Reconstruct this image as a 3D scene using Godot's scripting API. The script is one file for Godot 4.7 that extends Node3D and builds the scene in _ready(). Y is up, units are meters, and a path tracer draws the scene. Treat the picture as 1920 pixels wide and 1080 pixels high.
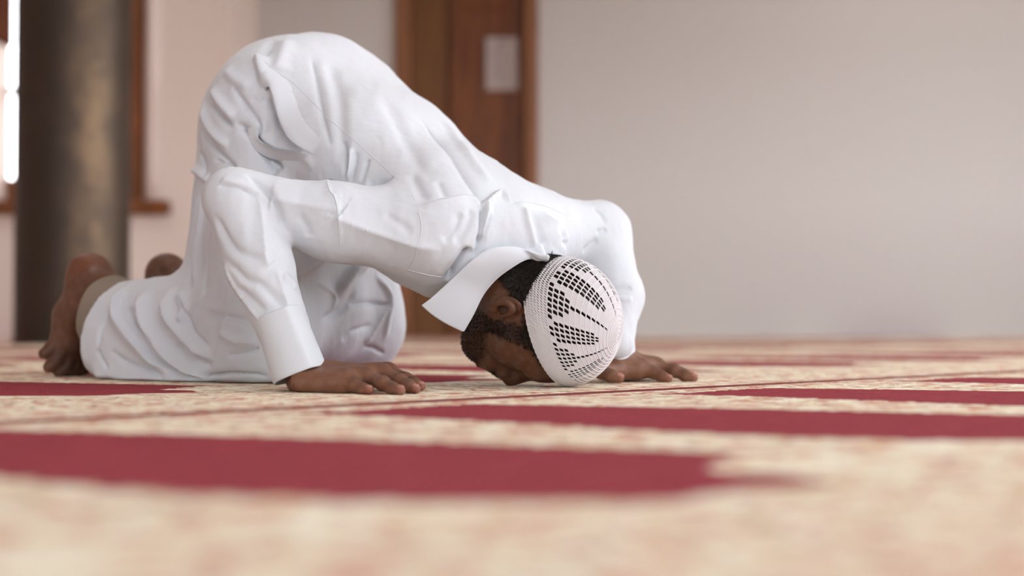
extends Node3D
# A man bowed to the carpet of a prayer hall. Units are metres, y is up, the floor is y = 0.

const SIDE := Vector3(0.4900, 0.0000, -0.8720)
const AHEAD := Vector3(0.8720, 0.0000, 0.4900)
const HEAD_AT := Vector3(0.0392, 0.1236, -2.3207)
const HEAD_RIGHT := Vector3(-0.5043, -0.0554, 0.8618)
const HEAD_UP := Vector3(0.8392, -0.2666, 0.4739)
const HEAD_FACE := Vector3(-0.2035, -0.9622, -0.1810)
const HEAD_SIZE := 1.08


# ------------------------------------------------------------------ a field of smoothly joined tapered limbs
class Field:
	var at := PackedVector3Array()
	var run := PackedVector3Array()
	var inv := PackedFloat32Array()
	var r0 := PackedFloat32Array()
	var dr := PackedFloat32Array()
	var soft := PackedFloat32Array()
	var kind := PackedByteArray()
	var group := PackedInt32Array()
	var join := PackedFloat32Array()
	var axes: Array[Basis] = []
	var floor_at := -1.0

	func part(k: float) -> void:
		join.append(k)

	func put(a: Vector3, b: Vector3, ra: float, rb: float, k: float, what: int) -> void:
		at.append(a)
		run.append(b - a)
		inv.append(1.0 / maxf((b - a).length_squared(), 1e-9))
		r0.append(ra)
		dr.append(rb - ra)
		soft.append(k)
		kind.append(what)
		group.append(join.size() - 1)
		axes.append(Basis())

	func cone(a: Vector3, b: Vector3, ra: float, rb: float, k: float) -> void:
		put(a, b, ra, rb, k, 0)

	func cut(a: Vector3, b: Vector3, ra: float, rb: float, k: float) -> void:
		put(a, b, ra, rb, k, 2)

	func halfspace(a: Vector3, n: Vector3) -> void:   # takes away what lies along n from a
		put(a, a + n, 0, 0, 0.004, 3)

	func egg(c: Vector3, x: Vector3, y: Vector3, z: Vector3, radii: Vector3, k: float) -> void:
		put(c, c, radii.x, minf(radii.x, minf(radii.y, radii.z)), k, 1)
		axes[-1] = Basis(x / radii.x, y / radii.y, z / radii.z).transposed()   # rows are the axes over the radii
		run[-1] = radii

	func one(i: int, p: Vector3) -> float:
		var q := p - at[i]
		if kind[i] == 1:
			var l := axes[i] * q
			var k0 := l.length()
			return k0 * (k0 - 1.0) / maxf((l / run[i]).length(), 1e-6)
		if kind[i] == 3:
			return -q.dot(run[i])
		var t := clampf(q.dot(run[i]) * inv[i], 0.0, 1.0)
		return (q - run[i] * t).length() - r0[i] - dr[i] * t

	func value(p: Vector3, use: PackedInt32Array) -> float:
		var all := 1e6
		var now := 1e6
		var g := -1
		for i in use:
			if kind[i] >= 2:
				continue
			if group[i] != g:
				if g >= 0:
					var kj := join[g]
					var hj := maxf(kj - absf(all - now), 0.0)
					all = minf(all, now) - (hj * hj / kj * 0.25 if kj > 0.0 else 0.0)
				g = group[i]
				now = 1e6
			var d: float
			var q := p - at[i]
			if kind[i] == 0:
				var t := clampf(q.dot(run[i]) * inv[i], 0.0, 1.0)
				d = (q - run[i] * t).length() - r0[i] - dr[i] * t
			else:
				d = one(i, p)
			var k := soft[i]
			var h := maxf(k - absf(now - d), 0.0)
			now = minf(now, d) - h * h / k * 0.25
		if g >= 0:
			var kj := join[g]
			var hj := maxf(kj - absf(all - now), 0.0)
			all = minf(all, now) - (hj * hj / kj * 0.25 if kj > 0.0 else 0.0)
		for i in use:
			if kind[i] >= 2:
				var d := -one(i, p)
				var k := soft[i]
				var h := maxf(k - absf(all - d), 0.0)
				all = maxf(all, d) + h * h / k * 0.25
		if floor_at >= 0.0:
			all = maxf(all, floor_at - p.y)
		return all

	func near(p: Vector3, reach: float, use: PackedInt32Array) -> PackedInt32Array:
		var d := PackedFloat32Array()
		var least := 1e6
		for i in use:
			var v := one(i, p)
			d.append(v)
			if kind[i] < 2:
				least = minf(least, v)
		var kept := PackedInt32Array()
		for n in use.size():
			var i := use[n]
			if kind[i] >= 2 or d[n] < least + 2.0 * reach + 0.07:
				kept.append(i)
		return kept

	# surface nets on the cells near the surface; gives [positions, triangle corners]
	func net(cell: float) -> Array:
		var lo := Vector3(1e6, 1e6, 1e6)
		var hi := -lo
		var every := PackedInt32Array()
		for i in at.size():
			every.append(i)
			if kind[i] >= 2:
				continue
			var r := maxf(r0[i], r0[i] + dr[i])
			if kind[i] == 1:
				r = maxf(run[i].x, maxf(run[i].y, run[i].z))
			var e := at[i] + (run[i] if kind[i] == 0 else Vector3.ZERO)
			lo = lo.min(at[i] - Vector3.ONE * r).min(e - Vector3.ONE * r)
			hi = hi.max(at[i] + Vector3.ONE * r).max(e + Vector3.ONE * r)
		lo -= Vector3.ONE * (0.02 + cell)
		hi += Vector3.ONE * 0.02
		var big := cell * 16.0
		var n := ((hi - lo) / big).ceil()
		var points := PackedVector3Array()
		var ids := {}
		var where := PackedInt64Array()
		var flags := PackedByteArray()
		var edges := [[0, 1], [2, 3], [4, 5], [6, 7], [0, 2], [1, 3], [4, 6], [5, 7], [0, 4], [1, 5], [2, 6], [3, 7]]
		var v := PackedFloat32Array()
		v.resize(125)
		for bz in int(n.z):
			for by in int(n.y):
				for bx in int(n.x):
					var base := lo + Vector3(bx, by, bz) * big
					var mid := base + Vector3.ONE * big * 0.5
					var reach := big * 0.87
					var use := near(mid, reach, every)
					if absf(value(mid, use)) > reach * 1.25 + 0.01:
						continue
					for s in 64:
						var sx := s & 3
						var sy := (s >> 2) & 3
						var sz := s >> 4
						var sub := base + Vector3(sx, sy, sz) * cell * 4.0
						if absf(value(sub + Vector3.ONE * cell * 2.0, use)) > cell * 4.6 + 0.001:
							continue
						var w := 0
						for z in 5:
							for y in 5:
								for x in 5:
									v[w] = value(sub + Vector3(x, y, z) * cell, use)
									w += 1
						for z in 4:
							for y in 4:
								for x in 4:
									var o := x + y * 5 + z * 25
									var inside := (1 if v[o] < 0.0 else 0) + (1 if v[o + 1] < 0.0 else 0) + (1 if v[o + 5] < 0.0 else 0) + (1 if v[o + 6] < 0.0 else 0) + (1 if v[o + 25] < 0.0 else 0) + (1 if v[o + 26] < 0.0 else 0) + (1 if v[o + 30] < 0.0 else 0) + (1 if v[o + 31] < 0.0 else 0)
									if inside == 0 or inside == 8:
										continue
									var c := [v[o], v[o + 1], v[o + 5], v[o + 6], v[o + 25], v[o + 26], v[o + 30], v[o + 31]]
									var sum := Vector3.ZERO
									var count := 0
									for e in edges:
										var a: float = c[e[0]]
										var b: float = c[e[1]]
										if (a < 0.0) == (b < 0.0):
											continue
										var t := a / (a - b)
										var i0: int = e[0]
										var i1: int = e[1]
										sum += Vector3(i0 & 1, (i0 >> 1) & 1, i0 >> 2).lerp(Vector3(i1 & 1, (i1 >> 1) & 1, i1 >> 2), t)
										count += 1
									var key := ((bx * 16 + sx * 4 + x) << 40) + ((by * 16 + sy * 4 + y) << 20) + bz * 16 + sz * 4 + z
									ids[key] = points.size()
									points.append(sub + (Vector3(x, y, z) + sum / count) * cell)
									where.append(key)
									var f := 8 if c[0] < 0.0 else 0
									if (c[0] < 0.0) != (c[1] < 0.0):
										f |= 1
									if (c[0] < 0.0) != (c[2] < 0.0):
										f |= 2
									if (c[0] < 0.0) != (c[4] < 0.0):
										f |= 4
									flags.append(f)
		var tri := PackedInt32Array()
		var step := [1 << 40, 1 << 20, 1]
		for i in points.size():
			for axis in 3:
				if not flags[i] & (1 << axis):
					continue
				var u: int = step[(axis + 1) % 3]
				var w: int = step[(axis + 2) % 3]
				var a: int = ids.get(where[i] - u, -1)
				var b: int = ids.get(where[i] - u - w, -1)
				var c: int = ids.get(where[i] - w, -1)
				if a < 0 or b < 0 or c < 0:
					continue
				if flags[i] & 8:
					tri.append_array([i, b, a, i, c, b])
				else:
					tri.append_array([i, a, b, i, b, c])
		return [points, tri]


func smooth_normals(points: PackedVector3Array, tri: PackedInt32Array) -> PackedVector3Array:
	var normals := PackedVector3Array()
	normals.resize(points.size())
	for k in range(0, tri.size(), 3):
		var a := tri[k]
		var b := tri[k + 1]
		var c := tri[k + 2]
		var n := (points[c] - points[a]).cross(points[b] - points[a])
		normals[a] += n
		normals[b] += n
		normals[c] += n
	for i in normals.size():
		normals[i] = normals[i].normalized()
	return normals


# each triangle becomes four; new points bulge out to the tangent planes of their edge's ends
func finer(points: PackedVector3Array, tri: PackedInt32Array) -> Array:
	var normals := smooth_normals(points, tri)
	var mids := {}
	var out := PackedInt32Array()
	for k in range(0, tri.size(), 3):
		var m := [0, 0, 0]
		for e in 3:
			var a := tri[k + e]
			var b := tri[k + (e + 1) % 3]
			var key := (mini(a, b) << 32) + maxi(a, b)
			var at: int = mids.get(key, -1)
			if at < 0:
				at = points.size()
				mids[key] = at
				var p := (points[a] + points[b]) * 0.5
				p -= (normals[a] * normals[a].dot(p - points[a]) + normals[b] * normals[b].dot(p - points[b])) * 0.45
				points.append(p)
			m[e] = at
		out.append_array([tri[k], m[0], m[2], m[0], tri[k + 1], m[1], m[2], m[1], tri[k + 2], m[0], m[1], m[2]])
	return [points, out]


func mesh_of(points: PackedVector3Array, normals: PackedVector3Array, tri: PackedInt32Array, colors := PackedColorArray()) -> ArrayMesh:
	var seen := PackedInt32Array()
	seen.resize(points.size())
	seen.fill(-1)
	var p := PackedVector3Array()
	var n := PackedVector3Array()
	var c := PackedColorArray()
	var t := PackedInt32Array()
	for i in tri:
		if seen[i] < 0:
			seen[i] = p.size()
			p.append(points[i])
			n.append(normals[i])
			if colors.size():
				c.append(colors[i])
		t.append(seen[i])
	var arrays := []
	arrays.resize(Mesh.ARRAY_MAX)
	arrays[Mesh.ARRAY_VERTEX] = p
	arrays[Mesh.ARRAY_NORMAL] = n
	if colors.size():
		arrays[Mesh.ARRAY_COLOR] = c
	arrays[Mesh.ARRAY_INDEX] = t
	var m := ArrayMesh.new()
	m.add_surface_from_arrays(Mesh.PRIMITIVE_TRIANGLES, arrays)
	return m


func obj(called: String, m: Mesh, mat: Material, parent: Node = self) -> MeshInstance3D:
	var o := MeshInstance3D.new()
	o.name = called
	o.mesh = m
	o.material_override = mat
	parent.add_child(o, true)
	return o


func tag(o: Node, label: String, category := "", group := "", kind := "") -> void:
	if label:
		o.set_meta("label", label)
	if category:
		o.set_meta("category", category)
	if group:
		o.set_meta("group", group)
	if kind:
		o.set_meta("kind", kind)


func thing(called: String, label: String, category: String, at := Vector3.ZERO) -> Node3D:
	var o := Node3D.new()
	o.name = called
	o.position = at
	add_child(o, true)
	tag(o, label, category)
	return o


func struct(called: String, m: Mesh, mat: Material, label: String, parent: Node = self) -> MeshInstance3D:
	var o := obj(called, m, mat, parent)
	if parent == self:
		o.set_meta("kind", "structure")
		o.set_meta("label", label)
	return o


# a box from one corner to the other, its edges chamfered
func box(st: SurfaceTool, lo: Vector3, hi: Vector3, bevel := 0.0) -> void:
	var c := (lo + hi) * 0.5
	var h := (hi - lo) * 0.5
	var b := minf(bevel, minf(h.x, minf(h.y, h.z)) * 0.8)
	for axis in 3:
		for s in [-1.0, 1.0]:
			var n := Vector3.ZERO
			n[axis] = s
			var u := Vector3.ZERO
			u[(axis + 1) % 3] = 1.0
			var w := Vector3.ZERO
			w[(axis + 2) % 3] = s
			var hu: float = h[(axis + 1) % 3] - b
			var hw: float = h[(axis + 2) % 3] - b
			var m: Vector3 = c + n * h[axis]
			quad(st, m - u * hu - w * hw, m + u * hu - w * hw, m + u * hu + w * hw, m - u * hu + w * hw)
	if b <= 0.0:
		return
	for axis in 3:
		var a1 := (axis + 1) % 3
		var a2 := (axis + 2) % 3
		for s1 in [-1.0, 1.0]:
			for s2 in [-1.0, 1.0]:
				var along := Vector3.ZERO
				along[axis] = h[axis] - b
				var p := c
				p[a1] += s1 * h[a1]
				p[a2] += s2 * (h[a2] - b)
				var q := c
				q[a1] += s1 * (h[a1] - b)
				q[a2] += s2 * h[a2]
				if (q - p).cross(along).dot((p + q) * 0.5 - c) > 0.0:
					quad(st, p - along, q - along, q + along, p + along)
				else:
					quad(st, q - along, p - along, p + along, q + along)
	for k in 8:
		var s := Vector3(1 if k & 1 else -1, 1 if k & 2 else -1, 1 if k & 4 else -1)
		var i := h - Vector3.ONE * b
		var x := c + s * Vector3(h.x, i.y, i.z)
		var y := c + s * Vector3(i.x, h.y, i.z)
		var z := c + s * Vector3(i.x, i.y, h.z)
		for p in ([x, z, y] if s.x * s.y * s.z > 0.0 else [x, y, z]):
			st.add_vertex(p)


func quad(st: SurfaceTool, a: Vector3, b: Vector3, c: Vector3, d: Vector3, _flip := false) -> void:
	for p in [a, c, b, a, d, c]:
		st.add_vertex(p)


func started() -> SurfaceTool:
	var st := SurfaceTool.new()
	st.begin(Mesh.PRIMITIVE_TRIANGLES)
	st.set_smooth_group(-1)
	return st


func done(st: SurfaceTool) -> ArrayMesh:
	st.generate_normals()
	return st.commit()


func box_mesh(lo: Vector3, hi: Vector3, bevel := 0.0) -> ArrayMesh:
	var st := started()
	box(st, lo, hi, bevel)
	return done(st)


# a tube along points, each with a radius; smooth
func tube(points: PackedVector3Array, radii: PackedFloat32Array, sides: int, tri: PackedInt32Array, verts: PackedVector3Array, normals: PackedVector3Array, closed := false) -> void:
	var n := points.size()
	var first := verts.size()
	var ref := Vector3.UP
	for i in n:
		var t: Vector3
		if closed:
			t = points[(i + 1) % n] - points[(i + n - 1) % n]
		else:
			t = points[mini(i + 1, n - 1)] - points[maxi(i - 1, 0)]
		t = t.normalized()
		if i == 0:
			ref = Vector3.UP if absf(t.y) < 0.8 else Vector3.RIGHT
		var u := (ref - t * t.dot(ref)).normalized()
		ref = u
		var w := t.cross(u)
		for s in sides:
			var a := TAU * s / sides
			var d := u * cos(a) + w * sin(a)
			verts.append(points[i] + d * radii[i])
			normals.append(d)
	var rows := n if closed else n - 1
	for i in rows:
		for s in sides:
			var a := first + i * sides + s
			var b := first + i * sides + (s + 1) % sides
			var c := first + ((i + 1) % n) * sides + s
			var d := first + ((i + 1) % n) * sides + (s + 1) % sides
			tri.append_array([a, c, b, b, c, d])


func curve(points: Array, steps: int) -> PackedVector3Array:
	var out := PackedVector3Array()
	var n := points.size()
	for i in n - 1:
		var a: Vector3 = points[maxi(i - 1, 0)]
		var b: Vector3 = points[i]
		var c: Vector3 = points[i + 1]
		var d: Vector3 = points[mini(i + 2, n - 1)]
		for s in steps:
			out.append(b.cubic_interpolate(c, a, d, float(s) / steps))
	out.append(points[n - 1])
	return out


# a sheet through rows of points, given a thickness
func sheet(rows: Array, thick: float) -> ArrayMesh:
	var nu: int = rows[0].size()
	var nv := rows.size()
	var p := PackedVector3Array()
	for r in rows:
		for q in r:
			p.append(q)
	var tri := PackedInt32Array()
	for j in nv - 1:
		for i in nu - 1:
			var a := j * nu + i
			tri.append_array([a, a + 1, a + nu, a + 1, a + nu + 1, a + nu])
	var n := smooth_normals(p, tri)
	var count := p.size()
	for i in count:
		p.append(p[i] - n[i] * thick)
	for i in count:
		p[i] += n[i] * thick * 0.2
	var back := tri.duplicate()
	for k in range(0, back.size(), 3):
		tri.append_array([back[k] + count, back[k + 2] + count, back[k + 1] + count])
	var rim := PackedInt32Array()
	for i in nu:
		rim.append(i)
	for j in range(1, nv):
		rim.append(j * nu + nu - 1)
	for i in range(nu - 2, -1, -1):
		rim.append((nv - 1) * nu + i)
	for j in range(nv - 2, 0, -1):
		rim.append(j * nu)
	for k in rim.size():
		var a := rim[k]
		var b := rim[(k + 1) % rim.size()]
		tri.append_array([a, a + count, b, b, a + count, b + count])
	return mesh_of(p, smooth_normals(p, tri), tri)


# ------------------------------------------------------------------ folds of the cloth
var folds := []


func fold(right: float, left: float, high: float, points: Array) -> void:
	folds.append([right * 0.001, left * 0.001, high * 0.001, curve(points, 5)])


# how far each point moves along its normal
func pressed(points: PackedVector3Array, normals: PackedVector3Array) -> PackedFloat32Array:
	var out := PackedFloat32Array()
	out.resize(points.size())
	var size := 0.03
	var cells := {}
	for i in points.size():
		var c := Vector3i((points[i] / size).floor())
		if not cells.has(c):
			cells[c] = []
		cells[c].append(i)
	for f in folds:
		var line: PackedVector3Array = f[3]
		var right: float = f[0]
		var left: float = absf(f[1])
		var sharp: bool = f[1] < 0.0
		var reach := 2.2 * maxf(right, left)
		var touched := {}
		for q in line:
			var lo := Vector3i(((q - Vector3.ONE * reach) / size).floor())
			var hi := Vector3i(((q + Vector3.ONE * reach) / size).floor())
			for x in range(lo.x, hi.x + 1):
				for y in range(lo.y, hi.y + 1):
					for z in range(lo.z, hi.z + 1):
						touched[Vector3i(x, y, z)] = true
		var last := line.size() - 1
		for c in touched:
			if not cells.has(c):
				continue
			for i in cells[c]:
				var p := points[i]
				var best := 1e6
				var at := 0.0
				var v := Vector3.ZERO
				var dir := Vector3.ZERO
				for k in last:
					var a := line[k]
					var ab := line[k + 1] - a
					var t := clampf((p - a).dot(ab) / maxf(ab.length_squared(), 1e-9), 0.0, 1.0)
					var w := p - a - ab * t
					var l := w.length_squared()
					if l < best:
						best = l
						at = (k + t) / last
						v = w
						dir = ab
				if best > reach * reach:
					continue
				var n := normals[i]
				var side := dir.cross(n).dot(v)
				v -= n * n.dot(v)
				var wide := right if side > 0.0 else left
				var d := v.length() / wide
				var ends := clampf(minf(at, 1.0 - at) / 0.22, 0.0, 1.0)
				ends = ends * ends * (3.0 - 2.0 * ends)
				out[i] += f[2] * (exp(-d * 1.7) if sharp else exp(-d * d)) * ends
	return out


# ------------------------------------------------------------------ materials
func plain(color: Color, rough := 0.8, shine := 0.4) -> StandardMaterial3D:
	var m := StandardMaterial3D.new()
	m.albedo_color = color
	m.roughness = rough
	m.metallic_specular = shine
	return m


func noise(freq: float, octaves: int, rnd: int, kind := FastNoiseLite.TYPE_SIMPLEX_SMOOTH) -> FastNoiseLite:
	var n := FastNoiseLite.new()
	n.noise_type = kind
	n.frequency = freq
	n.fractal_octaves = octaves
	n.seed = rnd
	return n


func noise_texture(n: FastNoiseLite, side: int, colors: Array, stops: Array) -> NoiseTexture2D:
	var g := Gradient.new()
	g.offsets = PackedFloat32Array(stops)
	g.colors = PackedColorArray(colors)
	var t := NoiseTexture2D.new()
	t.noise = n
	t.width = side
	t.height = side
	t.seamless = true
	t.color_ramp = g
	return t


func wood(dark: Color, light: Color, rnd: int) -> StandardMaterial3D:
	var m := StandardMaterial3D.new()
	m.albedo_texture = noise_texture(noise(0.012, 4, rnd), 256, [dark, light, dark.lerp(light, 0.4)], [0.25, 0.6, 0.9])
	m.uv1_triplanar = true
	m.uv1_world_triplanar = true
	m.uv1_scale = Vector3(5.0, 0.35, 5.0)
	m.roughness = 0.45
	m.metallic_specular = 0.4
	return m


func _ready() -> void:
	# ---- camera, sky, exposure
	var cam := Camera3D.new()
	cam.name = "camera"
	cam.position = Vector3(0, 0.108, 0)
	cam.rotation.x = 0.022493
	cam.fov = 22.892
	cam.near = 0.05
	cam.far = 60.0
	var lens := CameraAttributesPhysical.new()
	lens.frustum_focal_length = 59.26
	lens.frustum_focus_distance = 2.22
	lens.exposure_aperture = 2.2
	cam.attributes = lens
	add_child(cam)
	cam.current = true
	var around := WorldEnvironment.new()
	around.name = "surroundings"
	var env := Environment.new()
	env.background_mode = Environment.BG_SKY
	env.tonemap_mode = Environment.TONE_MAPPER_LINEAR
	env.tonemap_exposure = 1.0
	env.sdfgi_enabled = true
	env.ssao_enabled = true
	env.ssil_enabled = true
	var sky := Sky.new()
	var air := ProceduralSkyMaterial.new()
	air.sky_top_color = Color(0.86, 0.89, 0.93)
	air.sky_horizon_color = Color(0.97, 0.97, 0.98)
	air.ground_horizon_color = Color(0.85, 0.85, 0.82)
	air.ground_bottom_color = Color(0.5, 0.48, 0.45)
	air.sky_energy_multiplier = 2.8
	air.ground_energy_multiplier = 2.8 * 0.5
	sky.sky_material = air
	env.sky = sky
	around.environment = env
	add_child(around)
	added_ceiling_lamps()
	# ---- the hall
	hall()
	# ---- the man
	man()


func added_ceiling_lamps() -> void:  # unseen lamps, added to light the hall from above
	var glow := plain(Color(1, 0.97, 0.93))
	glow.emission_enabled = true
	glow.emission = Color(1.0, 0.96, 0.92)
	glow.emission_energy_multiplier = 1.5
	var rim := plain(Color(0.8, 0.8, 0.8), 0.4)
	var row := 0
	for spot in [Vector3(-2.6, 2.2, -6.0), Vector3(2.6, 1.0, -7.6), Vector3(-0.8, 0.8, -3.4), Vector3(2.4, 1.25, -3.2), Vector3(1.4, 1.25, 1.6), Vector3(2.6, 1.6, 0.2)]:
		row += 1
		var label: String = "added unseen flat square ceiling lamp panel, %s in the %s row" % [["left", "right"][(row - 1) % 2], ["far", "middle", "near"][(row - 1) / 2]]
		var t := thing("added_ceiling_lamp", label, "lamp", Vector3(spot.x, 3.54, spot.z))
		t.set_meta("group", "ceiling lamp panels")
		obj("diffuser", box_mesh(Vector3(-0.6, 0.0, -0.6), Vector3(0.6, 0.03, 0.6), 0.005), glow, t)
		var st := started()
		for s in [-1.0, 1.0]:
			box(st, Vector3(-0.65, -0.01, s * 0.625 - 0.025), Vector3(0.65, 0.06, s * 0.625 + 0.025), 0.004)
			box(st, Vector3(s * 0.625 - 0.025, -0.01, -0.6), Vector3(s * 0.625 + 0.025, 0.06, 0.6), 0.004)
		obj("frame", done(st), rim, t)
		var l := AreaLight3D.new()
		l.name = "added_lamp_light"
		l.area_size = Vector2(1.2, 1.2)
		l.light_color = Color(0.955, 0.98, 1.0)
		l.light_energy = spot.y
		l.area_range = 20.0
		l.shadow_enabled = true
		l.rotation.x = -PI / 2
		l.position = Vector3(0, -0.02, 0)
		t.add_child(l)


# ------------------------------------------------------------------ the hall
func carpet() -> StandardMaterial3D:
	# one repeat of the woven pattern: u runs from niche to niche along a row, v from row to row
	var w := 960
	var h := 1920
	var blots := noise(0.012, 3, 11).get_seamless_image(w, h)
	var fine := noise(0.09, 2, 12).get_seamless_image(w, h)
	var motif := noise(0.028, 1, 13, FastNoiseLite.TYPE_CELLULAR).get_seamless_image(w, h)
	var fleck := noise(0.026, 3, 14).get_seamless_image(w, h)
	var grain := noise(0.42, 1, 15).get_seamless_image(w, h)
	for im in [blots, fine, motif, fleck, grain]:
		im.convert(Image.FORMAT_L8)
	var b1: PackedByteArray = blots.get_data()
	var b2: PackedByteArray = fine.get_data()
	var b3: PackedByteArray = motif.get_data()
	var b4: PackedByteArray = fleck.get_data()
	var b5: PackedByteArray = grain.get_data()
	var data := PackedByteArray()
	data.resize(w * h * 3)
	var shifts := []
	for i in [-1, 0, 1]:
		for j in [-1, 0, 1]:
			shifts.append(Vector2(i * 0.3155 + j * 1.314, i * 0.545 - j * 0.39))
	var cream := Color(0.985, 0.965, 0.89)
	var sand := Color(0.92, 0.875, 0.745)
	var tan := Color(0.86, 0.71, 0.53)
	var red := Color(0.66, 0.29, 0.325)
	var o := 0
	for y in h:
		var q := float(y) / h
		for x in w:
			var p := float(x) / w
			var i := y * w + x
			var n1 := b1[i] / 255.0
			var n2 := b2[i] / 255.0
			var n4 := b4[i] / 255.0
			var n5 := b5[i] / 255.0
			var along := 0.3155 * p + 1.314 * q
			var across := 0.545 * p - 0.39 * q
			var edge := -1.0
			for s: Vector2 in shifts:
				var t := across - s.y
				if t > 0.28 or t < -0.24:
					continue
				var a := along - s.x
				if a < -0.05 or a > 1.0:
					continue
				a += (n4 - 0.5) * 0.035
				var far_side := 0.0
				var near_side := 0.0
				if a < 0.855:
					far_side = 0.235 * smoothstep(-0.03, 0.14, a) - 0.03 * smoothstep(0.4, 0.85, a)
					near_side = 0.01 + 0.17 * smoothstep(0.0, 0.62, a) - 0.05 * smoothstep(0.68, 0.86, a)
				else:
					far_side = 0.055 * (1.0 - smoothstep(0.90, 0.96, a))
					near_side = lerpf(0.13, 0.045, smoothstep(0.855, 0.90, a)) * (1.0 - smoothstep(0.90, 0.965, a)) - 0.004
				var n := (n4 - 0.5) * 0.035
				edge = maxf(edge, minf(far_side - t, t + near_side) + n)
			var c: Color
			if edge > 0.0:
				c = red.darkened(0.10 * (0.5 - n1) + 0.22 * (0.5 - n5) + 0.16 * (0.5 - n2) + 0.1)
				if n5 > 0.80 and n2 > 0.55:
					c = c.lerp(tan, 0.35)
			else:
				c = sand.lerp(cream, clampf(1.45 - n1 * 1.9 + (n4 - 0.5) * 0.8, 0.0, 1.0))
				var far := -edge
				var m := b3[i] / 255.0
				if far < 0.006:
					c = c.lerp(tan, 0.6)
				elif far > 0.022:
					if n4 < 0.38:
						c = c.lerp(tan, 0.7 * smoothstep(0.38, 0.30, n4))
					if m > 0.64 and n2 > 0.48:
						c = c.lerp(red, 0.8)
					elif m > 0.58 and n1 < 0.45:
						c = c.lerp(Color(0.52, 0.42, 0.28), 0.5)
					elif n1 > 0.63:
						c = c.lerp(Color(0.80, 0.50, 0.44), 0.8 * smoothstep(0.63, 0.70, n1))
					elif n4 > 0.66:
						c = c.lerp(Color(0.86, 0.64, 0.55), 0.7 * smoothstep(0.66, 0.72, n4))
				var line := absf(q - 0.925 + (n2 - 0.5) * 0.002)
				if line < 0.0155:
					c = red.darkened(0.25)
				elif line < 0.020:
					c = c.lerp(tan, 0.5)
				elif absf(line - 0.045) < 0.004 and n4 > 0.42:
					c = c.lerp(red, 0.7)
				var k := (n5 - 0.5) * 0.30 + (n2 - 0.5) * 0.16
				c = c.lightened(k) if k > 0.0 else c.darkened(-k)
			data[o] = int(clampf(c.r, 0, 1) * 255)
			data[o + 1] = int(clampf(c.g, 0, 1) * 255)
			data[o + 2] = int(clampf(c.b, 0, 1) * 255)
			o += 3
	var m := StandardMaterial3D.new()
	m.albedo_texture = ImageTexture.create_from_image(Image.create_from_data(w, h, false, Image.FORMAT_RGB8, data))
	var pile := NoiseTexture2D.new()
	pile.noise = noise(0.25, 2, 16)
	pile.width = 1024
	pile.height = 1024
	pile.seamless = true
	m.heightmap_enabled = true
	m.heightmap_texture = pile
	m.heightmap_scale = 0.14
	m.roughness = 0.95
	m.metallic_specular = 0.12
	return m


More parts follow.
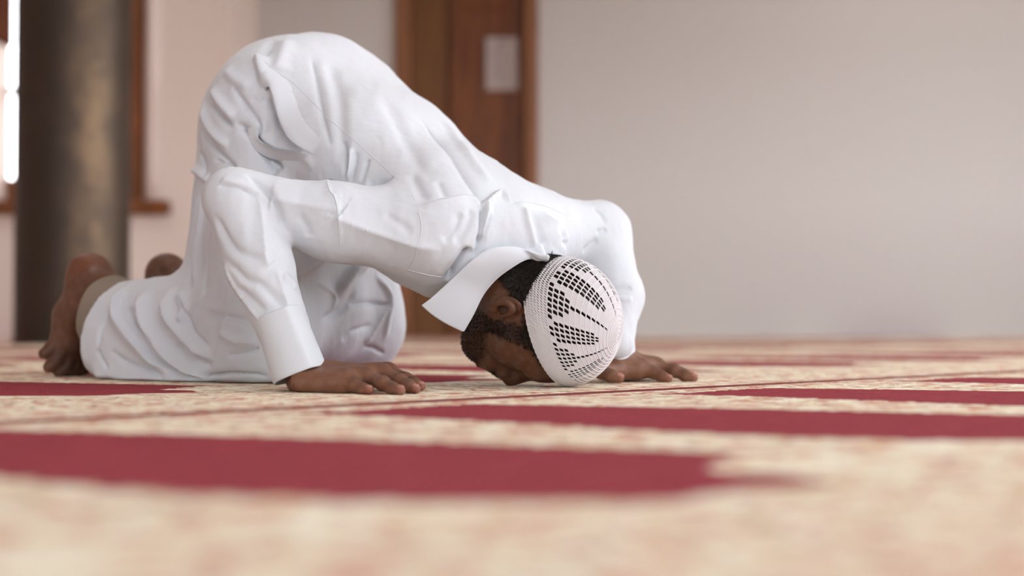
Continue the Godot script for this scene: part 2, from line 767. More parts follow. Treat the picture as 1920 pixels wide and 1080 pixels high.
func hall() -> void:
	var plaster := plain(Color(0.775, 0.755, 0.738), 0.85, 0.3)
	plaster.heightmap_enabled = true
	plaster.heightmap_texture = noise_texture(noise(0.03, 4, 3), 512, [Color.BLACK, Color.WHITE], [0.0, 1.0])
	plaster.heightmap_scale = 0.15
	plaster.uv1_triplanar = true
	plaster.uv1_world_triplanar = true
	var plaster_left := plaster.duplicate()
	plaster_left.albedo_color = Color(0.905, 0.84, 0.80)
	var oak := wood(Color(0.40, 0.22, 0.10), Color(0.56, 0.33, 0.16), 21)
	var door_wood := wood(Color(0.36, 0.19, 0.07), Color(0.46, 0.25, 0.10), 22)
	var casing_wood := wood(Color(0.46, 0.28, 0.16), Color(0.54, 0.35, 0.22), 23)
	var white := plain(Color(0.86, 0.85, 0.83), 0.8)
	# floor: corners get the place of the woven pattern they lie on
	var lo := Vector3(-6.2, -0.12, -9.3)
	var hi := Vector3(5.2, 0.0, 3.7)
	var st := SurfaceTool.new()
	st.begin(Mesh.PRIMITIVE_TRIANGLES)
	for face in [[Vector3(0, 1, 0), Vector3(1, 1, 0), Vector3(1, 1, 1), Vector3(0, 1, 1)], [Vector3(0, 0, 1), Vector3(1, 0, 1), Vector3(1, 0, 0), Vector3(0, 0, 0)]]:
		var n := Vector3.UP if face[0].y > 0.5 else Vector3.DOWN
		for k in [0, 1, 2, 0, 2, 3]:
			var p: Vector3 = lo + (hi - lo) * face[k]
			var d := Vector2(p.x + 0.2345, -p.z - 1.646)
			var det := 0.46 * -0.754 - 0.43 * 1.145
			st.set_normal(n)
			st.set_uv(Vector2((d.x * -0.754 - d.y * 1.145) / det, (0.46 * d.y - 0.43 * d.x) / det))
			st.add_vertex(p)
	struct("floor", st.commit(), carpet(), "red and cream woven prayer carpet with pointed red niches covering the whole floor")
	struct("ceiling", box_mesh(Vector3(-6.2, 3.6, -9.3), Vector3(5.2, 3.75, 3.7)), white, "plain white ceiling of the hall")
	# back wall with the doorway
	st = started()
	box(st, Vector3(-1.62, 0, -9.2), Vector3(-0.742, 3.6, -9.0))
	box(st, Vector3(0.165, 0, -9.2), Vector3(5.0, 3.6, -9.0))
	box(st, Vector3(-0.742, 2.36, -9.2), Vector3(0.165, 3.6, -9.0))
	box(st, Vector3(-0.742, 0, -9.2), Vector3(0.165, 2.36, -9.14))
	struct("wall_back", done(st), plaster, "plain mauve grey plaster wall to the right of the wooden door")
	# left wall block, thick, with a splayed window opening
	st = started()
	var zf := -8.0
	var zb := -8.35
	var zo := -8.47
	box(st, Vector3(-6.2, 0, zo), Vector3(-3.12, 3.6, zb))
	box(st, Vector3(-2.165, 0, zo), Vector3(-1.62, 3.6, zb))
	box(st, Vector3(-3.12, 0, zo), Vector3(-2.165, 0.80, zb))
	box(st, Vector3(-3.12, 2.8, zo), Vector3(-2.165, 3.6, zb))
	box(st, Vector3(-1.82, 0, -9.2), Vector3(-1.62, 3.6, zo))
	box(st, Vector3(-6.2, 0, zb), Vector3(-2.96, 3.6, zf))
	box(st, Vector3(-2.96, 0, zb), Vector3(-1.98, 0.74, zf))
	box(st, Vector3(-2.96, 2.8, zb), Vector3(-1.98, 3.6, zf))
	for y in [[0.74, 2.8]]:
		var a := Vector3(-1.98, y[0], zf)
		var b := Vector3(-2.165, y[0], zb)
		var c := Vector3(-1.62, y[0], zb)
		var d := Vector3(-1.62, y[0], zf)
		var u := Vector3(0, y[1] - y[0], 0)
		quad(st, a, a + u, b + u, b)
		quad(st, d, d + u, a + u, a)
	box(st, Vector3(-1.98, 0, zb), Vector3(-1.62, 0.74, zf))
	box(st, Vector3(-1.98, 2.8, zb), Vector3(-1.62, 3.6, zf))
	box(st, Vector3(-1.66, 0.74, zb), Vector3(-1.62, 2.8, zf - 0.002))
	struct("wall_left", done(st), plaster_left, "pale pink plaster wall with a splayed window behind the dark column")
	var shutter_wood := wood(Color(0.24, 0.11, 0.045), Color(0.36, 0.18, 0.085), 25)
	shutter_wood.roughness = 0.95
	shutter_wood.metallic_specular = 0.1
	# window in the thick wall
	var w := struct("window_1", null, null, "tall window with a brown wooden frame half hidden by the dark column")
	var frame := started()
	box(frame, Vector3(-3.12, 0.80, zb - 0.03), Vector3(-3.04, 2.8, zb + 0.05), 0.006)
	box(frame, Vector3(-2.245, 0.80, zb - 0.03), Vector3(-2.165, 2.8, zb + 0.05), 0.006)
	box(frame, Vector3(-3.04, 0.80, zb - 0.03), Vector3(-2.245, 0.935, zb + 0.05), 0.006)
	box(frame, Vector3(-3.04, 2.72, zb - 0.03), Vector3(-2.245, 2.8, zb + 0.05), 0.006)
	obj("window_frame", done(frame), oak, w)
	obj("glazing_bar", box_mesh(Vector3(-3.04, 1.43, zb - 0.015), Vector3(-2.245, 1.475, zb + 0.03), 0.004), white, w)
	var glass := StandardMaterial3D.new()
	glass.albedo_color = Color(1, 1, 1, 0.06)
	glass.transparency = BaseMaterial3D.TRANSPARENCY_ALPHA
	glass.roughness = 0.02
	for y in [[0.935, 1.43], [1.475, 2.72]]:
		obj("pane", box_mesh(Vector3(-3.04, y[0], zb - 0.003), Vector3(-2.245, y[1], zb + 0.003)), glass, w)
	obj("shutter", box_mesh(Vector3(-2.962, 1.71, -8.31), Vector3(-2.925, 2.78, -8.01), 0.004), shutter_wood, w)
	obj("window_sill", box_mesh(Vector3(-3.6, 0.70, zb), Vector3(-1.92, 0.78, zf + 0.07), 0.008), oak, w)
	# the other walls, behind and beside the camera, with large windows
	wall_with_windows("wall_right", Vector3(5.0, 0, 0), true, [-6.6, -4.2, -1.8, 0.6], plaster, glass, oak)
	wall_with_windows("wall_front", Vector3(0, 0, 3.5), false, [-3.4, 1.6, 3.6], plaster, glass, oak)
	struct("wall_far_left", box_mesh(Vector3(-6.2, 0, -9.2), Vector3(-6.0, 3.6, 3.7)), plaster_left, "pale plaster side wall at the left of the hall")
	# door with its casing and a sheet of paper
	var d := struct("door_1", null, null, "brown wooden panelled door with wide casing and a white notice taped on it")
	var cs := started()
	box(cs, Vector3(-0.742, 0, -9.12), Vector3(-0.64, 2.36, -8.955), 0.008)
	box(cs, Vector3(0.078, 0, -9.12), Vector3(0.165, 2.36, -8.955), 0.008)
	box(cs, Vector3(-0.64, 2.26, -9.12), Vector3(0.078, 2.36, -8.955), 0.008)
	obj("door_casing", done(cs), casing_wood, d)
	obj("side_panel", box_mesh(Vector3(-0.64, 0, -9.10), Vector3(-0.42, 2.26, -9.0), 0.006), wood(Color(0.37, 0.22, 0.085), Color(0.43, 0.27, 0.11), 24), d)
	var leaf := obj("door_leaf", box_mesh(Vector3(-0.42, 0.01, -9.13), Vector3(0.078, 2.25, -9.06), 0.004), door_wood, d)
	for x in [[-0.40, -0.31], [-0.03, 0.07]]:
		obj("stile", box_mesh(Vector3(x[0], 0.01, -9.06), Vector3(x[1], 2.25, -9.04), 0.005), door_wood, leaf)
	for y in [[0.02, 0.2], [0.92, 1.06], [2.1, 2.25]]:
		obj("rail", box_mesh(Vector3(-0.31, y[0], -9.06), Vector3(-0.03, y[1], -9.042), 0.005), door_wood, leaf)
	obj("threshold", box_mesh(Vector3(-0.64, 0.0, -9.14), Vector3(0.078, 0.012, -8.97), 0.003), oak, d)
	var hold := started()
	box(hold, Vector3(-0.395, 0.98, -9.04), Vector3(-0.355, 1.16, -9.03), 0.004)
	box(hold, Vector3(-0.385, 1.06, -9.03), Vector3(-0.365, 1.08, -8.99), 0.004)
	box(hold, Vector3(-0.385, 1.06, -9.0), Vector3(-0.26, 1.08, -8.985), 0.005)
	var steel := plain(Color(0.55, 0.5, 0.42), 0.3)
	steel.metallic = 1.0
	obj("door_handle", done(hold), steel, d)
	notice()
	column()


func wall_with_windows(called: String, at: Vector3, turned: bool, spots: Array, mat: Material, glass: Material, oak: Material) -> void:
	var st := started()
	var lo := -9.2 if turned else -6.2
	var hi := 3.7 if turned else 5.2
	var w := 0.85
	var cuts := [lo]
	for s in spots:
		cuts.append(s - w)
		cuts.append(s + w)
	cuts.append(hi)
	var wide := 0.2
	for k in cuts.size() - 1:
		var solid := k % 2 == 0
		for y in ([[0.0, 3.6]] if solid else [[0.0, 0.8], [3.2, 3.6]]):
			if turned:
				box(st, Vector3(at.x, y[0], cuts[k]), Vector3(at.x + wide, y[1], cuts[k + 1]))
			else:
				box(st, Vector3(cuts[k], y[0], at.z), Vector3(cuts[k + 1], y[1], at.z + wide))
	struct(called, done(st), mat, "plaster wall with tall windows %s the camera" % ("beside" if turned else "behind"))
	var order := 0
	for s in spots:
		order += 1
		var win := struct("window_%d" % (order + (1 if turned else 5)), null, null, "%s tall window in a brown wooden frame in the %s wall" % [["first", "second", "third", "fourth"][order - 1], "right" if turned else "front"])
		win.position = Vector3(at.x + 0.1, 0, s) if turned else Vector3(s, 0, at.z + 0.1)
		win.rotation.y = PI / 2 if turned else 0.0
		var f := started()
		for x in [-w, w - 0.07]:
			box(f, Vector3(x, 0.8, -0.03), Vector3(x + 0.07, 3.2, 0.03), 0.005)
		for y in [0.8, 1.9, 3.13]:
			box(f, Vector3(-w + 0.07, y, -0.03), Vector3(w - 0.07, y + 0.07, 0.03), 0.005)
		obj("window_frame", done(f), oak, win)


func notice() -> void:
	var im := Image.create(84, 120, false, Image.FORMAT_RGB8)
	im.fill(Color(0.70, 0.64, 0.62))
	var r := RandomNumberGenerator.new()
	r.seed = 5
	for row in 13:
		im.fill_rect(Rect2i(12, 18 + row * 7, r.randi_range(30, 60), 2), Color(0.5, 0.46, 0.46))
	im.fill_rect(Rect2i(26, 8, 32, 5), Color(0.45, 0.42, 0.42))
	var m := plain(Color.WHITE, 0.7)
	m.albedo_texture = ImageTexture.create_from_image(im)
	var st := SurfaceTool.new()
	st.begin(Mesh.PRIMITIVE_TRIANGLES)
	var x0 := -0.165
	var x1 := 0.035
	var y0 := 1.575
	var y1 := 1.91
	for z in [-9.037, -9.0385]:
		var n := Vector3(0, 0, 1.0 if z == -9.037 else -1.0)
		var c := [Vector3(x0, y1, z), Vector3(x1, y1, z), Vector3(x1, y0, z), Vector3(x0, y0, z)]
		var uv := [Vector2(0, 0), Vector2(1, 0), Vector2(1, 1), Vector2(0, 1)]
		for k in ([0, 1, 2, 0, 2, 3] if n.z > 0 else [0, 2, 1, 0, 3, 2]):
			st.set_normal(n)
			st.set_uv(uv[k])
			st.add_vertex(c[k])
	tag(obj("notice", st.commit(), m), "white sheet of paper with faint print fixed to the brown door", "notice")


func column() -> void:
	# dark mottled bronze; golden window reflection and darker left side are painted in
	var m := plain(Color.WHITE, 0.5, 0.5)
	m.vertex_color_use_as_albedo = true
	m.metallic = 0.35
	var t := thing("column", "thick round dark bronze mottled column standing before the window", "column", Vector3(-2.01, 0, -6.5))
	t.set_meta("kind", "thing")
	var big := noise(2.6, 4, 31)
	var small := noise(9.0, 3, 32)
	var p := PackedVector3Array()
	var n := PackedVector3Array()
	var c := PackedColorArray()
	var tri := PackedInt32Array()
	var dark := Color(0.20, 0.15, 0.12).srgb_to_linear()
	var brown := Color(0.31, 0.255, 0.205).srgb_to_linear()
	var sheen_gold := Color(0.50, 0.41, 0.31).srgb_to_linear()
	for j in 181:
		var y := j * 0.02
		for s in 129:
			var an := TAU * s / 128.0
			var d := Vector3(sin(an), 0, cos(an))
			var q := d * 0.255 + Vector3(0, y, 0)
			# an = 0 faces the room's front; the painted reflection lies a little to its right
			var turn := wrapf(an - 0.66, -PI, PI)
			var painted_sheen := exp(-turn * turn / 0.11)
			var side := smoothstep(-0.45, 0.5, wrapf(an - 0.3, -PI, PI))  # left side painted darker, standing in for its shade
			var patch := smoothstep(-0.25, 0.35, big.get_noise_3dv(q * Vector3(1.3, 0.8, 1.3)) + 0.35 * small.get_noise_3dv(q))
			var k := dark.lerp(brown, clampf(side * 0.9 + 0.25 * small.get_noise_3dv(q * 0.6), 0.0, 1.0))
			c.append(k.lerp(sheen_gold, clampf(painted_sheen * (0.25 + 0.8 * patch), 0.0, 1.0)))
			p.append(q)
			n.append(d)
	for j in 180:
		for s in 128:
			var k := j * 129 + s
			tri.append_array([k, k + 129, k + 1, k + 1, k + 129, k + 130])
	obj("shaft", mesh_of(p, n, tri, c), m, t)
	var ring := CylinderMesh.new()
	ring.top_radius = 0.258
	ring.bottom_radius = 0.260
	ring.height = 0.02
	ring.radial_segments = 64
	obj("base_ring", ring, plain(Color(0.20, 0.15, 0.12), 0.5), t).position.y = 0.01


# ------------------------------------------------------------------ the man
var skin_spots := []   # [place, reach, colour, share]


func spot(p: Vector3, reach: float, c: Color, share: float) -> void:
	skin_spots.append([p, reach, c, share])


func torso_field(f: Field) -> void:
	f.part(0.0)
	f.cone(Vector3(-0.4307, 0.4660, -2.5709), Vector3(-0.3433, 0.4720, -2.7191), 0.11, 0.112, 0.05)
	f.cone(Vector3(-0.3550, 0.5290, -2.6450), Vector3(-0.2350, 0.4000, -2.5300), 0.112, 0.1, 0.06)
	f.cone(Vector3(-0.2350, 0.4000, -2.5300), Vector3(-0.1050, 0.2970, -2.4300), 0.1, 0.088, 0.06)
	f.cone(Vector3(-0.1050, 0.2970, -2.4300), Vector3(-0.0200, 0.2500, -2.3700), 0.088, 0.07, 0.06)
	f.cone(Vector3(-0.0353, 0.2631, -2.4165), Vector3(-0.1050, 0.2850, -2.4300), 0.075, 0.08, 0.06)
	f.cone(Vector3(-0.3967, 0.4930, -2.5709), Vector3(-0.2717, 0.3900, -2.4646), 0.118, 0.1, 0.04)
	f.cone(Vector3(-0.3134, 0.5000, -2.7191), Vector3(-0.1982, 0.4020, -2.5954), 0.118, 0.1, 0.04)
	f.cone(Vector3(-0.2717, 0.3900, -2.4646), Vector3(-0.1417, 0.2850, -2.3646), 0.1, 0.09, 0.04)
	f.cone(Vector3(-0.1982, 0.4020, -2.5954), Vector3(-0.0683, 0.2950, -2.4954), 0.1, 0.09, 0.04)
	f.cone(Vector3(-0.1417, 0.2850, -2.3646), Vector3(-0.0494, 0.2350, -2.3177), 0.09, 0.07, 0.04)
	f.cone(Vector3(-0.0683, 0.2850, -2.4954), Vector3(0.0094, 0.2350, -2.4223), 0.09, 0.07, 0.04)
	f.cone(Vector3(-0.1246, 0.2455, -2.2900), Vector3(0.0378, 0.2593, -2.5200), 0.072, 0.072, 0.06)
	f.cone(Vector3(0.0104, 0.2357, -2.3000), Vector3(0.0613, 0.2394, -2.3350), 0.03, 0.034, 0.04)
	f.cone(Vector3(-0.4267, 0.4880, -2.5709), Vector3(-0.4400, 0.1050, -2.5000), 0.112, 0.1, 0.05)
	f.cone(Vector3(-0.3433, 0.4880, -2.7191), Vector3(-0.3180, 0.1000, -2.7900), 0.112, 0.095, 0.05)
	f.cone(Vector3(-0.3850, 0.4880, -2.6450), Vector3(-0.3790, 0.1425, -2.6450), 0.12, 0.1, 0.06)
	f.cone(Vector3(-0.4859, 0.4580, -2.6042), Vector3(-0.5406, 0.1330, -2.5820), 0.085, 0.06, 0.04)
	f.cone(Vector3(-0.3782, 0.4580, -2.7387), Vector3(-0.4556, 0.1100, -2.7820), 0.085, 0.06, 0.04)
	f.cone(Vector3(-0.4400, 0.1050, -2.5000), Vector3(-0.7804, 0.1030, -2.7168), 0.1, 0.074, 0.04)
	f.cone(Vector3(-0.7439, -0.0001, -2.6000), Vector3(-0.5946, 0.0014, -2.5200), 0.006, 0.008, 0.006)
	f.cone(Vector3(-0.5946, 0.0014, -2.5200), Vector3(-0.4903, 0.0017, -2.4700), 0.008, 0.006, 0.006)
	f.cone(Vector3(-0.7400, 0.0380, -2.6450), Vector3(-0.4200, 0.0300, -2.4400), 0.04, 0.034, 0.06)
	f.cone(Vector3(-0.8000, 0.0850, -2.6900), Vector3(-0.6000, 0.0600, -2.6000), 0.055, 0.06, 0.05)
	f.cone(Vector3(-0.1294, 0.1779, -2.3300), Vector3(-0.1949, 0.2364, -2.3600), 0.028, 0.05, 0.05)
	f.cone(Vector3(-0.3180, 0.1000, -2.7900), Vector3(-0.6823, 0.0900, -2.9094), 0.1, 0.07, 0.05)
	f.cone(Vector3(-0.3790, 0.1025, -2.6450), Vector3(-0.6289, 0.0965, -2.7555), 0.09, 0.05, 0.05)


func right_sleeve_field(f: Field) -> void:
	f.part(0.03)
	f.cone(Vector3(-0.1246, 0.2455, -2.2900), Vector3(-0.2811, 0.2642, -2.2650), 0.075, 0.058, 0.03)
	f.cone(Vector3(-0.2811, 0.2642, -2.2650), Vector3(-0.4375, 0.2989, -2.2400), 0.058, 0.046, 0.03)
	f.cone(Vector3(-0.4375, 0.2989, -2.2400), Vector3(-0.3921, 0.1929, -2.2063), 0.046, 0.05, 0.02)
	f.cone(Vector3(-0.3921, 0.1929, -2.2063), Vector3(-0.3366, 0.0634, -2.1650), 0.05, 0.038, 0.02)


func left_sleeve_field(f: Field) -> void:
	f.part(0.04)
	f.cone(Vector3(0.0378, 0.2593, -2.5200), Vector3(0.1575, 0.2664, -2.5900), 0.072, 0.055, 0.03)
	f.cone(Vector3(0.1575, 0.2664, -2.5900), Vector3(0.1809, 0.1491, -2.5240), 0.056, 0.05, 0.02)
	f.cone(Vector3(0.1809, 0.1491, -2.5240), Vector3(0.1766, 0.0708, -2.4800), 0.05, 0.036, 0.02)


func head_field(f: Field) -> void:
	f.part(0.0)
	f.egg(Vector3(0.0791, 0.1065, -2.2985), Vector3(-0.5043, -0.0554, 0.8618), Vector3(0.8392, -0.2666, 0.4739), Vector3(-0.2035, -0.9622, -0.1810), Vector3(0.0783, 0.0907, 0.0988), 0.0216)
	f.egg(Vector3(0.0300, 0.0800, -2.3289), Vector3(-0.5043, -0.0554, 0.8618), Vector3(0.8392, -0.2666, 0.4739), Vector3(-0.2035, -0.9622, -0.1810), Vector3(0.0626, 0.0842, 0.0562), 0.0324)
	f.cone(Vector3(-0.0159, 0.1211, -2.2930), Vector3(-0.0572, 0.0791, -2.3574), 0.02376, 0.0216, 0.0324)
	f.cone(Vector3(0.0364, 0.1268, -2.3823), Vector3(-0.0376, 0.0812, -2.3909), 0.02376, 0.0216, 0.0324)
	f.cone(Vector3(-0.0430, 0.0705, -2.3873), Vector3(-0.0561, 0.0690, -2.3650), 0.02268, 0.02268, 0.0216)
	f.cone(Vector3(-0.0066, 0.0623, -2.3014), Vector3(0.0043, 0.0741, -2.2867), 0.0216, 0.01944, 0.0216)
	f.cone(Vector3(0.0369, 0.0671, -2.3758), Vector3(0.0544, 0.0796, -2.3723), 0.0216, 0.01944, 0.0216)
	f.cone(Vector3(0.0694, 0.0305, -2.3491), Vector3(0.0346, 0.0267, -2.2896), 0.01296, 0.01296, 0.0216)
	f.cone(Vector3(0.0452, 0.0241, -2.3236), Vector3(-0.0017, 0.0124, -2.3518), 0.00972, 0.01404, 0.01296)
	f.cone(Vector3(-0.0123, 0.0227, -2.3410), Vector3(0.0019, 0.0243, -2.3652), 0.01242, 0.01242, 0.00864)
	f.cone(Vector3(-0.0149, 0.0374, -2.3805), Vector3(-0.0345, 0.0353, -2.3470), 0.00918, 0.00918, 0.00648)
	f.cone(Vector3(-0.0294, 0.0427, -2.3861), Vector3(-0.0468, 0.0407, -2.3563), 0.01026, 0.01026, 0.00648)
	f.cone(Vector3(-0.0203, 0.0482, -2.3604), Vector3(-0.0418, 0.0606, -2.3722), 0.03024, 0.02808, 0.0162)
	f.cut(Vector3(0.0101, 0.0074, -2.3026), Vector3(0.0101, 0.0074, -2.3026), 0.01836, 0.01836, 0.01296)
	f.cut(Vector3(0.0471, 0.0115, -2.3659), Vector3(0.0471, 0.0115, -2.3659), 0.01836, 0.01836, 0.01296)
	f.part(0.00216)
	f.cone(Vector3(0.0213, 0.0312, -2.3046), Vector3(0.0146, 0.0345, -2.2908), 0.01188, 0.0108, 0.00432)
	f.cone(Vector3(0.0496, 0.0343, -2.3530), Vector3(0.0581, 0.0393, -2.3652), 0.01188, 0.0108, 0.00432)
	f.part(0.03)
	f.cone(Vector3(0.0436, 0.1444, -2.3168), Vector3(-0.0144, 0.1905, -2.3478), 0.0648, 0.06048, 0.04)
	f.cone(Vector3(-0.0144, 0.1905, -2.3478), Vector3(-0.0500, 0.2350, -2.3700), 0.0648, 0.075, 0.04)


func right_ear_field(f: Field) -> void:
	f.part(0.004)
	f.cone(Vector3(-0.0189, 0.1181, -2.2598), Vector3(-0.0156, 0.1172, -2.2574), 0.00389, 0.00389, 0.00324)
	f.cone(Vector3(-0.0156, 0.1172, -2.2574), Vector3(-0.0123, 0.1167, -2.2547), 0.00389, 0.00389, 0.00324)
	f.cone(Vector3(-0.0123, 0.1167, -2.2547), Vector3(-0.0092, 0.1167, -2.2519), 0.00389, 0.00389, 0.00324)
	f.cone(Vector3(-0.0092, 0.1167, -2.2519), Vector3(-0.0065, 0.1170, -2.2493), 0.00389, 0.00389, 0.00324)
	f.cone(Vector3(-0.0065, 0.1170, -2.2493), Vector3(-0.0040, 0.1178, -2.2466), 0.00389, 0.00389, 0.00324)
	f.cone(Vector3(-0.0040, 0.1178, -2.2466), Vector3(-0.0020, 0.1189, -2.2440), 0.00389, 0.00389, 0.00324)
	f.cone(Vector3(-0.0020, 0.1189, -2.2440), Vector3(-0.0004, 0.1204, -2.2416), 0.00389, 0.00389, 0.00324)
	f.cone(Vector3(-0.0004, 0.1204, -2.2416), Vector3(0.0007, 0.1221, -2.2396), 0.00389, 0.00389, 0.00324)
	f.cone(Vector3(0.0007, 0.1221, -2.2396), Vector3(0.0012, 0.1241, -2.2380), 0.00389, 0.00389, 0.00324)
	f.cone(Vector3(0.0012, 0.1241, -2.2380), Vector3(0.0012, 0.1262, -2.2368), 0.00389, 0.00389, 0.00324)
	f.cone(Vector3(0.0012, 0.1262, -2.2368), Vector3(0.0005, 0.1283, -2.2362), 0.00389, 0.00389, 0.00324)
	f.cone(Vector3(0.0005, 0.1283, -2.2362), Vector3(-0.0007, 0.1303, -2.2360), 0.00389, 0.00389, 0.00324)
	f.cone(Vector3(-0.0007, 0.1303, -2.2360), Vector3(-0.0024, 0.1322, -2.2365), 0.00389, 0.00389, 0.00324)
	f.cone(Vector3(-0.0024, 0.1322, -2.2365), Vector3(-0.0046, 0.1339, -2.2375), 0.00389, 0.00389, 0.00324)
	f.cone(Vector3(-0.0046, 0.1339, -2.2375), Vector3(-0.0071, 0.1353, -2.2389), 0.00389, 0.00389, 0.00324)
	f.cone(Vector3(-0.0071, 0.1353, -2.2389), Vector3(-0.0098, 0.1364, -2.2408), 0.00389, 0.00389, 0.00324)
	f.cone(Vector3(-0.0098, 0.1364, -2.2408), Vector3(-0.0127, 0.1371, -2.2431), 0.00389, 0.00389, 0.00324)
	f.cone(Vector3(-0.0127, 0.1371, -2.2431), Vector3(-0.0156, 0.1373, -2.2456), 0.00389, 0.00389, 0.00324)
	f.cone(Vector3(-0.0156, 0.1373, -2.2456), Vector3(-0.0189, 0.1371, -2.2486), 0.00389, 0.00389, 0.00324)
	f.cone(Vector3(-0.0189, 0.1371, -2.2486), Vector3(-0.0218, 0.1365, -2.2516), 0.00389, 0.00389, 0.00324)
	f.cone(Vector3(-0.0218, 0.1365, -2.2516), Vector3(-0.0245, 0.1355, -2.2545), 0.00389, 0.00389, 0.00324)
	f.cone(Vector3(-0.0245, 0.1355, -2.2545), Vector3(-0.0297, 0.1273, -2.2646), 0.00389, 0.00605, 0.00432)
	f.cone(Vector3(-0.0297, 0.1273, -2.2646), Vector3(-0.0235, 0.1224, -2.2687), 0.00605, 0.0054, 0.0054)
	f.cone(Vector3(-0.0058, 0.1312, -2.2470), Vector3(-0.0169, 0.1320, -2.2530), 0.00378, 0.0041, 0.00432)
	f.cone(Vector3(-0.0169, 0.1320, -2.2530), Vector3(-0.0239, 0.1275, -2.2604), 0.0041, 0.00454, 0.00432)
	f.cone(Vector3(-0.0093, 0.1189, -2.2576), Vector3(-0.0166, 0.1190, -2.2613), 0.00454, 0.00432, 0.00432)
	f.egg(Vector3(-0.0089, 0.1309, -2.2581), Vector3(-0.1935, 0.7658, 0.2772), Vector3(0.6716, 0.0273, 0.4922), Vector3(-0.5452, -0.3889, 0.7467), Vector3(0.0135, 0.0248, 0.0054), 0.004)
	f.cut(Vector3(-0.0162, 0.1237, -2.2541), Vector3(-0.0105, 0.1282, -2.2665), 0.00842, 0.00648, 0.00324)


func left_ear_field(f: Field) -> void:
	f.part(0.004)
	f.cone(Vector3(0.0640, 0.1272, -2.4013), Vector3(0.0677, 0.1264, -2.3997), 0.00389, 0.00389, 0.00324)
	f.cone(Vector3(0.0677, 0.1264, -2.3997), Vector3(0.0717, 0.1260, -2.3982), 0.00389, 0.00389, 0.00324)
	f.cone(Vector3(0.0717, 0.1260, -2.3982), Vector3(0.0756, 0.1260, -2.3968), 0.00389, 0.00389, 0.00324)
	f.cone(Vector3(0.0756, 0.1260, -2.3968), Vector3(0.0792, 0.1264, -2.3958), 0.00389, 0.00389, 0.00324)
	f.cone(Vector3(0.0792, 0.1264, -2.3958), Vector3(0.0827, 0.1273, -2.3949), 0.00389, 0.00389, 0.00324)
	f.cone(Vector3(0.0827, 0.1273, -2.3949), Vector3(0.0859, 0.1286, -2.3942), 0.00389, 0.00389, 0.00324)
	f.cone(Vector3(0.0859, 0.1286, -2.3942), Vector3(0.0887, 0.1302, -2.3938), 0.00389, 0.00389, 0.00324)
	f.cone(Vector3(0.0887, 0.1302, -2.3938), Vector3(0.0909, 0.1321, -2.3937), 0.00389, 0.00389, 0.00324)
	f.cone(Vector3(0.0909, 0.1321, -2.3937), Vector3(0.0925, 0.1341, -2.3939), 0.00389, 0.00389, 0.00324)
	f.cone(Vector3(0.0925, 0.1341, -2.3939), Vector3(0.0933, 0.1363, -2.3943), 0.00389, 0.00389, 0.00324)
	f.cone(Vector3(0.0933, 0.1363, -2.3943), Vector3(0.0934, 0.1385, -2.3950), 0.00389, 0.00389, 0.00324)
	f.cone(Vector3(0.0934, 0.1385, -2.3950), Vector3(0.0928, 0.1406, -2.3959), 0.00389, 0.00389, 0.00324)
	f.cone(Vector3(0.0928, 0.1406, -2.3959), Vector3(0.0915, 0.1425, -2.3970), 0.00389, 0.00389, 0.00324)
	f.cone(Vector3(0.0915, 0.1425, -2.3970), Vector3(0.0895, 0.1443, -2.3982), 0.00389, 0.00389, 0.00324)
	f.cone(Vector3(0.0895, 0.1443, -2.3982), Vector3(0.0869, 0.1457, -2.3995), 0.00389, 0.00389, 0.00324)
	f.cone(Vector3(0.0869, 0.1457, -2.3995), Vector3(0.0838, 0.1467, -2.4009), 0.00389, 0.00389, 0.00324)
	f.cone(Vector3(0.0838, 0.1467, -2.4009), Vector3(0.0804, 0.1473, -2.4023), 0.00389, 0.00389, 0.00324)
	f.cone(Vector3(0.0804, 0.1473, -2.4023), Vector3(0.0768, 0.1475, -2.4035), 0.00389, 0.00389, 0.00324)
	f.cone(Vector3(0.0768, 0.1475, -2.4035), Vector3(0.0726, 0.1472, -2.4049), 0.00389, 0.00389, 0.00324)
	f.cone(Vector3(0.0726, 0.1472, -2.4049), Vector3(0.0686, 0.1465, -2.4061), 0.00389, 0.00389, 0.00324)
	f.cone(Vector3(0.0686, 0.1465, -2.4061), Vector3(0.0648, 0.1453, -2.4071), 0.00389, 0.00389, 0.00324)
	f.cone(Vector3(0.0648, 0.1453, -2.4071), Vector3(0.0539, 0.1365, -2.4075), 0.00389, 0.00605, 0.00432)
	f.cone(Vector3(0.0539, 0.1365, -2.4075), Vector3(0.0537, 0.1309, -2.4006), 0.00605, 0.0054, 0.0054)
	f.cone(Vector3(0.0808, 0.1407, -2.3949), Vector3(0.0700, 0.1415, -2.4016), 0.00378, 0.0041, 0.00432)
	f.cone(Vector3(0.0700, 0.1415, -2.4016), Vector3(0.0604, 0.1368, -2.4045), 0.0041, 0.00454, 0.00432)
	f.cone(Vector3(0.0705, 0.1277, -2.3940), Vector3(0.0637, 0.1279, -2.3985), 0.00454, 0.00432, 0.00432)
	f.egg(Vector3(0.0696, 0.1395, -2.3922), Vector3(0.1030, 0.7984, -0.2295), Vector3(0.7563, 0.0366, 0.3474), Vector3(0.4028, -0.2847, -0.8734), Vector3(0.0135, 0.0248, 0.0054), 0.004)
	f.cut(Vector3(0.0698, 0.1332, -2.4012), Vector3(0.0616, 0.1362, -2.3898), 0.00842, 0.00648, 0.00324)


